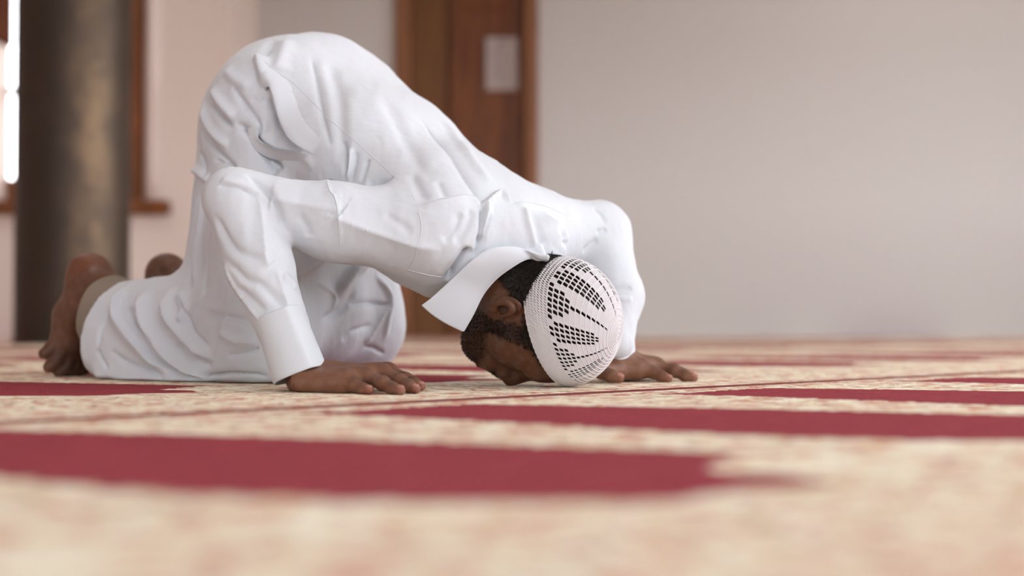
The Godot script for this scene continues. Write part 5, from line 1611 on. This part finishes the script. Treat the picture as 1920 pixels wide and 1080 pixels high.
func cloth() -> StandardMaterial3D:
	var m := plain(Color(0.825, 0.84, 0.86), 0.62, 0.35)
	m.rim_enabled = true
	m.rim = 0.25
	m.rim_tint = 0.5
	m.heightmap_enabled = true
	m.heightmap_texture = noise_texture(noise(0.35, 2, 51), 512, [Color.BLACK, Color.WHITE], [0.2, 0.8])
	m.heightmap_scale = 0.012
	m.uv1_triplanar = true
	m.uv1_world_triplanar = true
	m.uv1_scale = Vector3.ONE * 5.0
	m.backlight_enabled = true
	m.backlight = Color(0.03, 0.03, 0.03)
	return m


func robe(who: Node3D, shift: Vector3) -> void:
	var f := Field.new()
	f.floor_at = 0.002
	torso_field(f)
	right_sleeve_field(f)
	left_sleeve_field(f)
	# the open hem at the ankles and the neck
	f.halfspace(Vector3(-0.7552, 0.1080, -2.6650), Vector3(-0.8514, 0.2148, -0.4784))
	f.cut(Vector3(-0.7645, 0.1175, -2.7078), Vector3(-0.7049, 0.1025, -2.6743), 0.064, 0.06, 0.006)
	f.cut(Vector3(-0.6620, 0.0981, -2.8980), Vector3(-0.6110, 0.0852, -2.8693), 0.052, 0.052, 0.006)
	var got := f.net(0.0055)
	got = finer(got[0], got[1])
	var p: PackedVector3Array = got[0]
	var t: PackedInt32Array = got[1]
	var n := smooth_normals(p, t)
	robe_folds()
	var seams := [
		[Vector3(-0.4276, 0.5512, -2.4592), Vector3(-0.4131, 0.5408, -2.4524), Vector3(-0.3958, 0.5285, -2.4459), Vector3(-0.3844, 0.5213, -2.4423), Vector3(-0.3713, 0.5113, -2.4367), Vector3(-0.3479, 0.4883, -2.4196), Vector3(-0.3252, 0.4646, -2.3950), Vector3(-0.3175, 0.4555, -2.3857), Vector3(-0.3114, 0.4488, -2.3795), Vector3(-0.2965, 0.4367, -2.3680), Vector3(-0.2793, 0.4227, -2.3581), Vector3(-0.2623, 0.4071, -2.3496), Vector3(-0.2446, 0.3903, -2.3405), Vector3(-0.2250, 0.3725, -2.3277), Vector3(-0.2056, 0.3544, -2.3092), Vector3(-0.1887, 0.3378, -2.2885), Vector3(-0.1737, 0.3216, -2.2661), Vector3(-0.1602, 0.3031, -2.2454), Vector3(-0.1509, 0.2891, -2.2329)],
		[Vector3(-0.1458, 0.2746, -2.2190), Vector3(-0.1431, 0.2673, -2.2169), Vector3(-0.1405, 0.2577, -2.2151), Vector3(-0.1403, 0.2485, -2.2145), Vector3(-0.1413, 0.2393, -2.2150), Vector3(-0.1435, 0.2311, -2.2163), Vector3(-0.1466, 0.2229, -2.2188), Vector3(-0.1499, 0.2134, -2.2232), Vector3(-0.1539, 0.2042, -2.2295), Vector3(-0.1599, 0.1962, -2.2375), Vector3(-0.1651, 0.1905, -2.2455)],
		[Vector3(-0.1430, 0.2819, -2.2271), Vector3(-0.1243, 0.2870, -2.2271), Vector3(-0.1023, 0.2933, -2.2334), Vector3(-0.0869, 0.2979, -2.2420), Vector3(-0.0744, 0.3007, -2.2508), Vector3(-0.0644, 0.3003, -2.2564), Vector3(-0.0568, 0.2980, -2.2589), Vector3(-0.0519, 0.2939, -2.2585), Vector3(-0.0492, 0.2902, -2.2571)],
		[Vector3(0.0000, 0.2959, -2.2961), Vector3(0.0130, 0.2967, -2.3104), Vector3(0.0298, 0.2970, -2.3311), Vector3(0.0441, 0.2953, -2.3487), Vector3(0.0589, 0.2926, -2.3758), Vector3(0.0775, 0.2890, -2.4297), Vector3(0.0930, 0.2855, -2.4762)],
		[Vector3(-0.3162, 0.3440, -2.3709), Vector3(-0.2882, 0.3168, -2.2238), Vector3(-0.2771, 0.2988, -2.2093), Vector3(-0.2721, 0.2825, -2.2028), Vector3(-0.2693, 0.2649, -2.2005), Vector3(-0.2677, 0.2420, -2.2043), Vector3(-0.2676, 0.2235, -2.2142)],
		[Vector3(-0.1651, 0.1905, -2.2455), Vector3(-0.1539, 0.1884, -2.2464), Vector3(-0.1391, 0.1855, -2.2474), Vector3(-0.1232, 0.1827, -2.2487), Vector3(-0.1107, 0.1807, -2.2528)],
		[Vector3(-0.4223, 0.5026, -2.4399), Vector3(-0.4172, 0.5034, -2.4393), Vector3(-0.4109, 0.5014, -2.4379), Vector3(-0.4057, 0.4915, -2.4347), Vector3(-0.4005, 0.4782, -2.4307), Vector3(-0.3954, 0.4640, -2.4269), Vector3(-0.3890, 0.4486, -2.4223), Vector3(-0.3792, 0.4318, -2.4146), Vector3(-0.3666, 0.4149, -2.4020), Vector3(-0.3495, 0.3988, -2.3858), Vector3(-0.3356, 0.3873, -2.3751)],
	]
	var count := p.size()
	var seam_runs := []
	var every := PackedInt32Array()
	for i in f.at.size():
		every.append(i)
	for s in seams:
		var line := curve(s, 8)
		seam_runs.append([p.size(), line.size()])
		for q in line:
			var g := Vector3(f.value(q + Vector3(0.002, 0, 0), every) - f.value(q - Vector3(0.002, 0, 0), every), f.value(q + Vector3(0, 0.002, 0), every) - f.value(q - Vector3(0, 0.002, 0), every), f.value(q + Vector3(0, 0, 0.002), every) - f.value(q - Vector3(0, 0, 0.002), every)).normalized()
			p.append(q - g * f.value(q, every))
			n.append(g)
	# edges of the pocket: sheets that stand off the cloth
	var ribbons := [
		["pocket_edge", [[0.008, [Vector3(-0.4232, 0.5017, -2.4398), Vector3(-0.4213, 0.5032, -2.4399), Vector3(-0.4186, 0.5044, -2.4397), Vector3(-0.4155, 0.5044, -2.4393), Vector3(-0.4118, 0.5014, -2.4380), Vector3(-0.4075, 0.4930, -2.4353), Vector3(-0.4025, 0.4811, -2.4318), Vector3(-0.3970, 0.4661, -2.4278), Vector3(-0.3900, 0.4496, -2.4229), Vector3(-0.3793, 0.4320, -2.4147), Vector3(-0.3677, 0.4160, -2.4031), Vector3(-0.3584, 0.4060, -2.3939), Vector3(-0.3498, 0.3985, -2.3860), Vector3(-0.3401, 0.3908, -2.3782), Vector3(-0.3327, 0.3853, -2.3731)]],
			[0.0068, [Vector3(-0.4258, 0.5059, -2.4412), Vector3(-0.4230, 0.5079, -2.4413), Vector3(-0.4188, 0.5092, -2.4410), Vector3(-0.4136, 0.5082, -2.4400), Vector3(-0.4080, 0.5040, -2.4381), Vector3(-0.4032, 0.4949, -2.4350), Vector3(-0.3981, 0.4827, -2.4311), Vector3(-0.3926, 0.4677, -2.4266), Vector3(-0.3856, 0.4513, -2.4211), Vector3(-0.3750, 0.4340, -2.4118), Vector3(-0.3636, 0.4183, -2.3997), Vector3(-0.3547, 0.4087, -2.3909), Vector3(-0.3465, 0.4016, -2.3836), Vector3(-0.3370, 0.3940, -2.3760), Vector3(-0.3297, 0.3886, -2.3711)]],
			[0.005, [Vector3(-0.4289, 0.5109, -2.4430), Vector3(-0.4250, 0.5135, -2.4430), Vector3(-0.4191, 0.5150, -2.4426), Vector3(-0.4114, 0.5127, -2.4410), Vector3(-0.4035, 0.5071, -2.4384), Vector3(-0.3980, 0.4972, -2.4348), Vector3(-0.3929, 0.4846, -2.4305), Vector3(-0.3873, 0.4696, -2.4252), Vector3(-0.3804, 0.4535, -2.4189), Vector3(-0.3698, 0.4363, -2.4083), Vector3(-0.3587, 0.4210, -2.3961), Vector3(-0.3503, 0.4119, -2.3876), Vector3(-0.3426, 0.4053, -2.3810), Vector3(-0.3333, 0.3979, -2.3737), Vector3(-0.3262, 0.3926, -2.3689)]],
			[0.0028, [Vector3(-0.4332, 0.5177, -2.4456), Vector3(-0.4278, 0.5210, -2.4457), Vector3(-0.4196, 0.5229, -2.4453), Vector3(-0.4084, 0.5189, -2.4427), Vector3(-0.3975, 0.5113, -2.4391), Vector3(-0.3912, 0.5004, -2.4347), Vector3(-0.3859, 0.4871, -2.4295), Vector3(-0.3802, 0.4721, -2.4234), Vector3(-0.3734, 0.4563, -2.4160), Vector3(-0.3630, 0.4395, -2.4040), Vector3(-0.3523, 0.4248, -2.3920), Vector3(-0.3445, 0.4164, -2.3842), Vector3(-0.3374, 0.4103, -2.3782), Vector3(-0.3285, 0.4032, -2.3712), Vector3(-0.3216, 0.3980, -2.3667)]],
			[0.0008, [Vector3(-0.4381, 0.5254, -2.4490), Vector3(-0.4310, 0.5295, -2.4492), Vector3(-0.4202, 0.5318, -2.4488), Vector3(-0.4052, 0.5259, -2.4451), Vector3(-0.3909, 0.5161, -2.4404), Vector3(-0.3835, 0.5039, -2.4349), Vector3(-0.3781, 0.4899, -2.4285), Vector3(-0.3723, 0.4749, -2.4214), Vector3(-0.3655, 0.4594, -2.4125), Vector3(-0.3554, 0.4431, -2.4000), Vector3(-0.3453, 0.4291, -2.3881), Vector3(-0.3383, 0.4215, -2.3812), Vector3(-0.3318, 0.4161, -2.3758), Vector3(-0.3232, 0.4093, -2.3693), Vector3(-0.3165, 0.4042, -2.3649)]],
			[-0.0025, [Vector3(-0.4437, 0.5341, -2.4536), Vector3(-0.4347, 0.5392, -2.4540), Vector3(-0.4211, 0.5419, -2.4536), Vector3(-0.4017, 0.5339, -2.4486), Vector3(-0.3836, 0.5215, -2.4423), Vector3(-0.3750, 0.5079, -2.4354), Vector3(-0.3695, 0.4931, -2.4278), Vector3(-0.3636, 0.4781, -2.4195), Vector3(-0.3569, 0.4629, -2.4093), Vector3(-0.3472, 0.4473, -2.3964), Vector3(-0.3377, 0.4341, -2.3849), Vector3(-0.3314, 0.4273, -2.3789), Vector3(-0.3257, 0.4226, -2.3742), Vector3(-0.3175, 0.4161, -2.3680), Vector3(-0.3110, 0.4111, -2.3638)]]]],
		["pocket_bag", [[0.0075, [Vector3(-0.4352, 0.4396, -2.4366), Vector3(-0.4355, 0.4306, -2.4368), Vector3(-0.4342, 0.4203, -2.4369), Vector3(-0.4285, 0.4143, -2.4358), Vector3(-0.4210, 0.4099, -2.4345), Vector3(-0.4138, 0.4062, -2.4328), Vector3(-0.4056, 0.4030, -2.4304), Vector3(-0.3951, 0.3999, -2.4256), Vector3(-0.3836, 0.3970, -2.4183), Vector3(-0.3722, 0.3943, -2.4081), Vector3(-0.3602, 0.3916, -2.3957), Vector3(-0.3453, 0.3880, -2.3825), Vector3(-0.3337, 0.3854, -2.3738)]],
			[0.0068, [Vector3(-0.4390, 0.4395, -2.4376), Vector3(-0.4393, 0.4300, -2.4378), Vector3(-0.4377, 0.4189, -2.4378), Vector3(-0.4312, 0.4120, -2.4366), Vector3(-0.4229, 0.4069, -2.4351), Vector3(-0.4153, 0.4028, -2.4335), Vector3(-0.4068, 0.3996, -2.4312), Vector3(-0.3961, 0.3965, -2.4266), Vector3(-0.3844, 0.3935, -2.4194), Vector3(-0.3730, 0.3909, -2.4094), Vector3(-0.3608, 0.3881, -2.3968), Vector3(-0.3459, 0.3846, -2.3833), Vector3(-0.3343, 0.3819, -2.3744)]],
			[0.0045, [Vector3(-0.4438, 0.4395, -2.4389), Vector3(-0.4440, 0.4292, -2.4391), Vector3(-0.4421, 0.4171, -2.4390), Vector3(-0.4347, 0.4091, -2.4375), Vector3(-0.4254, 0.4030, -2.4359), Vector3(-0.4173, 0.3987, -2.4344), Vector3(-0.4083, 0.3953, -2.4321), Vector3(-0.3973, 0.3921, -2.4278), Vector3(-0.3854, 0.3892, -2.4209), Vector3(-0.3739, 0.3866, -2.4112), Vector3(-0.3617, 0.3838, -2.3983), Vector3(-0.3468, 0.3803, -2.3846), Vector3(-0.3351, 0.3776, -2.3755)]],
			[0.0015, [Vector3(-0.4496, 0.4395, -2.4406), Vector3(-0.4497, 0.4282, -2.4408), Vector3(-0.4473, 0.4149, -2.4405), Vector3(-0.4388, 0.4056, -2.4386), Vector3(-0.4284, 0.3984, -2.4368), Vector3(-0.4195, 0.3936, -2.4352), Vector3(-0.4101, 0.3902, -2.4330), Vector3(-0.3988, 0.3870, -2.4292), Vector3(-0.3867, 0.3840, -2.4228), Vector3(-0.3751, 0.3815, -2.4136), Vector3(-0.3629, 0.3788, -2.4009), Vector3(-0.3478, 0.3752, -2.3864), Vector3(-0.3361, 0.3725, -2.3770)]],
			[-0.003, [Vector3(-0.4565, 0.4394, -2.4427), Vector3(-0.4563, 0.4272, -2.4429), Vector3(-0.4535, 0.4124, -2.4423), Vector3(-0.4436, 0.4015, -2.4399), Vector3(-0.4318, 0.3930, -2.4376), Vector3(-0.4222, 0.3878, -2.4361), Vector3(-0.4122, 0.3842, -2.4341), Vector3(-0.4005, 0.3809, -2.4308), Vector3(-0.3882, 0.3780, -2.4251), Vector3(-0.3765, 0.3755, -2.4166), Vector3(-0.3643, 0.3729, -2.4043), Vector3(-0.3491, 0.3692, -2.3890), Vector3(-0.3374, 0.3665, -2.3793)]]]],
	]
	var ribbon_at := p.size()
	for rb in ribbons:
		for row in rb[1]:
			for q: Vector3 in row[1]:
				var g := Vector3(f.value(q + Vector3(0.002, 0, 0), every) - f.value(q - Vector3(0.002, 0, 0), every), f.value(q + Vector3(0, 0.002, 0), every) - f.value(q - Vector3(0, 0.002, 0), every), f.value(q + Vector3(0, 0, 0.002), every) - f.value(q - Vector3(0, 0, 0.002), every)).normalized()
				p.append(q - g * f.value(q, every))
				n.append(g)
	var high := pressed(p, n)
	var swell := noise(14.0, 2, 52)
	var crush := noise(55.0, 2, 53)
	for i in p.size():
		var q := p[i]
		var low := minf(1.0, q.y / 0.02)
		p[i] += n[i] * (high[i] + low * (0.0016 * swell.get_noise_3dv(q * Vector3(1.6, 0.7, 1.0)) + 0.0005 * crush.get_noise_3dv(q * Vector3(1.0, 0.6, 1.0))))
		if p[i].y < 0.002:
			p[i].y = 0.002
	var seam_points := p.slice(count)
	var sheets := []
	for rb in ribbons:
		var rows := []
		for row in rb[1]:
			var line := PackedVector3Array()
			var many: int = row[1].size()
			for at in many:
				var ends := smoothstep(0.0, 3.5, minf(at, many - 1 - at) + 0.6)
				# rows keep to the cloth as it lies before the pocket's own crease
				line.append(p[ribbon_at] - n[ribbon_at] * minf(high[ribbon_at], 0.0) * 0.8 + n[ribbon_at] * (float(row[0]) * ends - 0.002 * (1.0 - ends)) + shift)
				ribbon_at += 1
			rows.append(line)
		sheets.append([rb[0], rows])
	p.resize(count)
	n = smooth_normals(p, t)
	# sleeves are pieces of their own from the armhole seams on
	var right := Field.new()
	right_sleeve_field(right)
	var left := Field.new()
	left_sleeve_field(left)
	var ru := PackedInt32Array(range(right.at.size()))
	var lu := PackedInt32Array(range(left.at.size()))
	var owner := PackedByteArray()
	owner.resize(count)
	var r_at := Vector3(-0.1470, 0.2499, -2.2500)
	var r_way := Vector3(-0.9737, 0.1663, 0.1556)
	var l_at := Vector3(0.0637, 0.2608, -2.5351)
	var l_way := Vector3(0.8620, 0.0513, -0.5043)
	for i in count:
		if (p[i] - r_at).dot(r_way) > 0.0 and right.value(p[i], ru) < 0.016:
			owner[i] = 1
		elif (p[i] - l_at).dot(l_way) > 0.0 and left.value(p[i], lu) < 0.016:
			owner[i] = 2
	var tris := [PackedInt32Array(), PackedInt32Array(), PackedInt32Array()]
	for k in range(0, t.size(), 3):
		var w := owner[t[k]]
		var list: PackedInt32Array = tris[w]
		list.append(t[k])
		list.append(t[k + 1])
		list.append(t[k + 2])
		tris[w] = list
	for i in count:
		p[i] += shift
	var m := cloth()
	var body_piece := obj("robe", mesh_of(p, n, tris[0]), m, who)
	body_piece.set_meta("label", "long white cotton robe")
	obj("sleeve", mesh_of(p, n, tris[1]), m, body_piece)
	obj("sleeve", mesh_of(p, n, tris[2]), m, body_piece)
	for s in seam_runs:
		var pts := PackedVector3Array()
		var rad := PackedFloat32Array()
		for i in s[1]:
			pts.append(seam_points[s[0] - count + i] + shift)
			rad.append(0.0009 if i > 0 and i < s[1] - 1 else 0.0003)
		var v := PackedVector3Array()
		var nn := PackedVector3Array()
		var tt := PackedInt32Array()
		tube(pts, rad, 6, tt, v, nn)
		obj("seam", mesh_of(v, nn, tt), m, body_piece)
	for sh in sheets:
		obj(sh[0], sheet(sh[1], 0.0012), m, body_piece)
	cuff(Vector3(-0.3571, 0.1186, -2.1700), Vector3(-0.3212, 0.0239, -2.1600), 0.0375, 0.0435, -0.55, m, body_piece, shift)
	cuff(Vector3(0.1769, 0.1155, -2.5100), Vector3(0.1779, 0.0331, -2.5000), 0.037, 0.0405, 0.6, m, body_piece, shift)
	collar(m, body_piece, shift)


func cuff(a: Vector3, b: Vector3, ra: float, rb: float, turn: float, m: Material, parent: Node3D, shift: Vector3) -> void:
	var way := (b - a).normalized()
	var u := (Vector3(0, 0, 1) - way * way.z).normalized()
	var w := way.cross(u)
	var rows := []
	for j in [[0.0, -0.004], [0.0, 0.0], [0.03, 0.0012], [0.5, 0.0014], [0.94, 0.0012], [0.985, 0.0006], [1.0, -0.0008], [0.985, -0.0026], [0.5, -0.003]]:
		var row := []
		for s in 49:
			var an := TAU * s / 48.0
			var r := lerpf(ra, rb, j[0]) + float(j[1])
			# pressed flat: a crease down the front and one down the back
			var cr := absf(wrapf(an - turn, -PI / 2, PI / 2))
			r *= 0.95 + 0.17 * exp(-cr * 3.2)
			row.append(a.lerp(b, j[0]) + (u * cos(an) + w * sin(an)) * r + shift)
		rows.append(row)
	var p := PackedVector3Array()
	for r in rows:
		for q in r:
			p.append(q)
	var tri := PackedInt32Array()
	for j in rows.size() - 1:
		for i in 48:
			var k := j * 49 + i
			tri.append_array([k, k + 49, k + 1, k + 1, k + 49, k + 50])
	var n := smooth_normals(p, tri)
	for j in rows.size():   # the join of each ring
		var s := (n[j * 49] + n[j * 49 + 48]).normalized()
		n[j * 49] = s
		n[j * 49 + 48] = s
	obj("cuff", mesh_of(p, n, tri), m, parent)


func collar(m: Material, parent: Node3D, shift: Vector3) -> void:
	var outer := [Vector3(-0.1431, 0.1307, -2.2450), Vector3(-0.1243, 0.1450, -2.2400), Vector3(-0.0921, 0.1742, -2.2330), Vector3(-0.0626, 0.2014, -2.2230), Vector3(-0.0368, 0.2192, -2.2290), Vector3(-0.0151, 0.2248, -2.2390), Vector3(0.0068, 0.2246, -2.2520), Vector3(0.0246, 0.2182, -2.2600), Vector3(0.0409, 0.2135, -2.2680), Vector3(0.0562, 0.2102, -2.2700)]
	var inner := [Vector3(-0.0780, 0.0894, -2.2620), Vector3(-0.0635, 0.1148, -2.2580), Vector3(-0.0466, 0.1486, -2.2570), Vector3(-0.0253, 0.1739, -2.2520), Vector3(0.0000, 0.1924, -2.2490), Vector3(0.0203, 0.2037, -2.2570), Vector3(0.0315, 0.2059, -2.2700), Vector3(0.0425, 0.2041, -2.2680), Vector3(0.0511, 0.2033, -2.2680), Vector3(0.0579, 0.2024, -2.2680)]
	var mid := Vector3(-0.0200, 0.2350, -2.3700)
	for list in [outer, inner]:
		var last: Vector3 = list[-1]
		for k in range(list.size() - 2, -1, -1):
			var p: Vector3 = list[k]
			list.append(p - SIDE * 2.0 * (p - last).dot(SIDE))   # the far leaf mirrors the near one
	var a := curve(outer, 6)
	var b := curve(inner, 6)
	var rows := []
	for j in 9:
		var row := []
		var v := j / 8.0
		for i in a.size():
			var q := a[i].lerp(b[i], v)
			var out := (q - (mid + HEAD_AT) * 0.5)
			out = (out - (HEAD_AT - mid).normalized() * out.dot((HEAD_AT - mid).normalized())).normalized()
			row.append(q + out * 0.006 * sin(PI * v) + shift)
		rows.append(row)
	obj("collar", sheet(rows, 0.0022), m, parent)
	# the stand inside, towards the neck
	rows = []
	for j in 5:
		var row := []
		var v := j / 4.0
		for i in b.size():
			var centre: Vector3 = (mid + HEAD_AT) * 0.5
			var inward := (centre - b[i]).normalized()
			var back := (a[i] - b[i]).normalized()
			row.append(b[i] + inward * (0.002 + 0.006 * v) + back * 0.032 * v - back * 0.001 + shift)
		rows.append(row)
	obj("collar_stand", sheet(rows, 0.0016), m, parent)


func trousers(who: Node3D, shift: Vector3) -> void:
	var m := plain(Color(0.56, 0.505, 0.45), 0.85, 0.2)
	for leg: Array in [[Vector3(-0.6964, 0.0983, -2.6576), Vector3(-0.7741, 0.1229, -2.7035), 0.069, 1.05], [Vector3(-0.5939, 0.0809, -2.8597), Vector3(-0.6467, 0.0942, -2.8894), 0.046, 1.0]]:
		var a: Vector3 = leg[0]
		var b: Vector3 = leg[1]
		var way := (b - a).normalized()
		var u := (Vector3.UP - way * way.y).normalized()
		var w := way.cross(u)
		var p := PackedVector3Array()
		var tri := PackedInt32Array()
		var steps := [[0.0, 0.0], [0.5, 0.001], [0.86, 0.0], [0.88, 0.0012], [0.97, 0.0012], [1.0, 0.0], [0.98, -0.003], [0.6, -0.004]]
		for j in steps:
			for s in 40:
				var an := TAU * s / 40.0
				var r: float = leg[2] + j[1] + 0.0012 * sin(an * 5.0)
				p.append(a.lerp(b, j[0]) + u * cos(an) * r * leg[3] + w * sin(an) * r + shift)
		for j in steps.size() - 1:
			for s in 40:
				var k := j * 40 + s
				var l := j * 40 + (s + 1) % 40
				tri.append_array([k, k + 40, l, l, k + 40, l + 40])
		obj("trouser_leg", mesh_of(p, smooth_normals(p, tri), tri), m, who)


func cap(who: Node3D, shift: Vector3) -> void:
	var m := plain(Color(0.86, 0.845, 0.85), 0.8, 0.25)
	m.rim_enabled = true
	m.rim = 0.3
	var columns := 77
	var levels := cap_levels()
	var rows := levels.size() - 1
	var verts := PackedVector3Array()
	var normals := PackedVector3Array()
	var tri := PackedInt32Array()
	# cords round the cap
	for r in rows + 1:
		var t: float = levels[r]
		var line := PackedVector3Array()
		var thick := PackedFloat32Array()
		var count := 231 if r < rows - 4 else 77
		for s in count:
			var an := TAU * s / count
			line.append(cap_point(an, t, 0.0003) + shift)
			thick.append((0.0019 if r == 0 else 0.00118) * (1.0 + 0.22 * sin(an * 77.0)))
		tube(line, thick, 6, tri, verts, normals, true)
	# stitches between them; a filled cell has three, an open one a single post
	for r in rows:
		var t0: float = levels[r]
		var t1: float = levels[r + 1]
		for c in columns:
			var open := cap_open(r, c)
			var slit := r < 7
			var wide := TAU / columns
			var lean := wide * (0.30 if not slit else 0.42)
			var a0 := wide * c
			var w := cap_point(a0, t0, 0.0).distance_to(cap_point(a0 + wide, t0, 0.0))
			var posts := [0.0] if open else ([0.0, 0.5] if slit else [0.0, 0.25, 0.5, 0.75])
			for k: float in posts:
				var an: float = a0 + wide * k
				var line := PackedVector3Array([cap_point(an, t0, 0.0) + shift, cap_point(an + lean * 0.5, (t0 + t1) * 0.5, 0.0004) + shift, cap_point(an + lean, t1, 0.0) + shift])
				var rad := clampf(w * (0.16 if open else (0.15 if slit else 0.13)), 0.0005, 0.0016)
				tube(line, PackedFloat32Array([rad * 1.15, rad * 0.95, rad * 1.15]), 6, tri, verts, normals)
			if not open and not slit:
				# yarn packed behind the stitches
				var i := verts.size()
				for q in [[a0, t0], [a0 + wide, t0], [a0 + wide + lean, t1], [a0 + lean, t1]]:
					var v := cap_point(q[0], q[1], -0.0006)
					verts.append(v + shift)
					normals.append((v - head_point(0, 0.045, 0.006)).normalized())
				tri.append_array([i, i + 2, i + 1, i, i + 3, i + 2])
	# the button at the crown
	for r in 3:
		var line := PackedVector3Array()
		var thick := PackedFloat32Array()
		for s in 32:
			line.append(cap_point(TAU * s / 32.0, 0.970 + r * 0.009, 0.0004) + shift)
			thick.append(0.0012)
		tube(line, thick, 6, tri, verts, normals, true)
	var o := obj("prayer_cap", mesh_of(verts, normals, tri), m, who)
	o.set_meta("label", "white crocheted cap with an openwork star pattern")


# a place on the cap: angle round it, 0 at the rim to 1 at the crown, out of the surface
func cap_point(an: float, t: float, out: float) -> Vector3:
	var dx := cos(an)
	var dz := sin(an)
	# the rim lies on a plane that is higher at the forehead
	var rim := 0.0
	var radii := Vector3(0.0785, 0.0955, 0.098)
	var lo := -0.5
	var hi := 0.9
	for k in 12:
		rim = (lo + hi) * 0.5
		var y := 0.045 + radii.y * sin(rim)
		var z := 0.006 + radii.z * cos(rim) * dz
		if y < 0.026 + 0.55 * z:
			lo = rim
		else:
			hi = rim
	var up := lerpf(rim, PI / 2, t)
	var l := Vector3(radii.x * cos(up) * dx, radii.y * sin(up), radii.z * cos(up) * dz)
	var tight := 1.0 - 0.035 * exp(-t * 14.0)
	var n := (l / (radii * radii)).normalized()
	l = l * tight + n * out
	return head_point(l.x, l.y + 0.045, l.z + 0.006)


# heights of the cords: a close band at the rim, the openwork, and the crown
func cap_levels() -> Array:
	var out := []
	for k in 7:
		out.append(k * 0.033)
	for k in 13:
		out.append(0.233 + k * 0.049)
	for k in 5:
		out.append(0.855 + k * 0.028)
	return out


func cap_open(r: int, c: int) -> bool:
	if r < 7 or r > 19:
		return false
	var row := r - 7
	# seven rays, each a wedge of holes that narrows to a single line towards the crown
	var k := fposmod(c + 0.0, 11.0)
	var ray := absf(k - 5.0)
	var wedge := maxf(3.2 - 0.55 * row, 0.6)
	if row < 12 and ray < wedge:
		return true
	# between the rays a leaning block of holes
	var wide: float = [1.5, 2.0, 2.0, 2.5, 2.5, 2.5, 2.5, 2.0, 2.0, 1.5, 0.0, 0.0, 0.0][row]
	return absf(fposmod(k - 10.5 + 5.5, 11.0) - 5.5) < wide
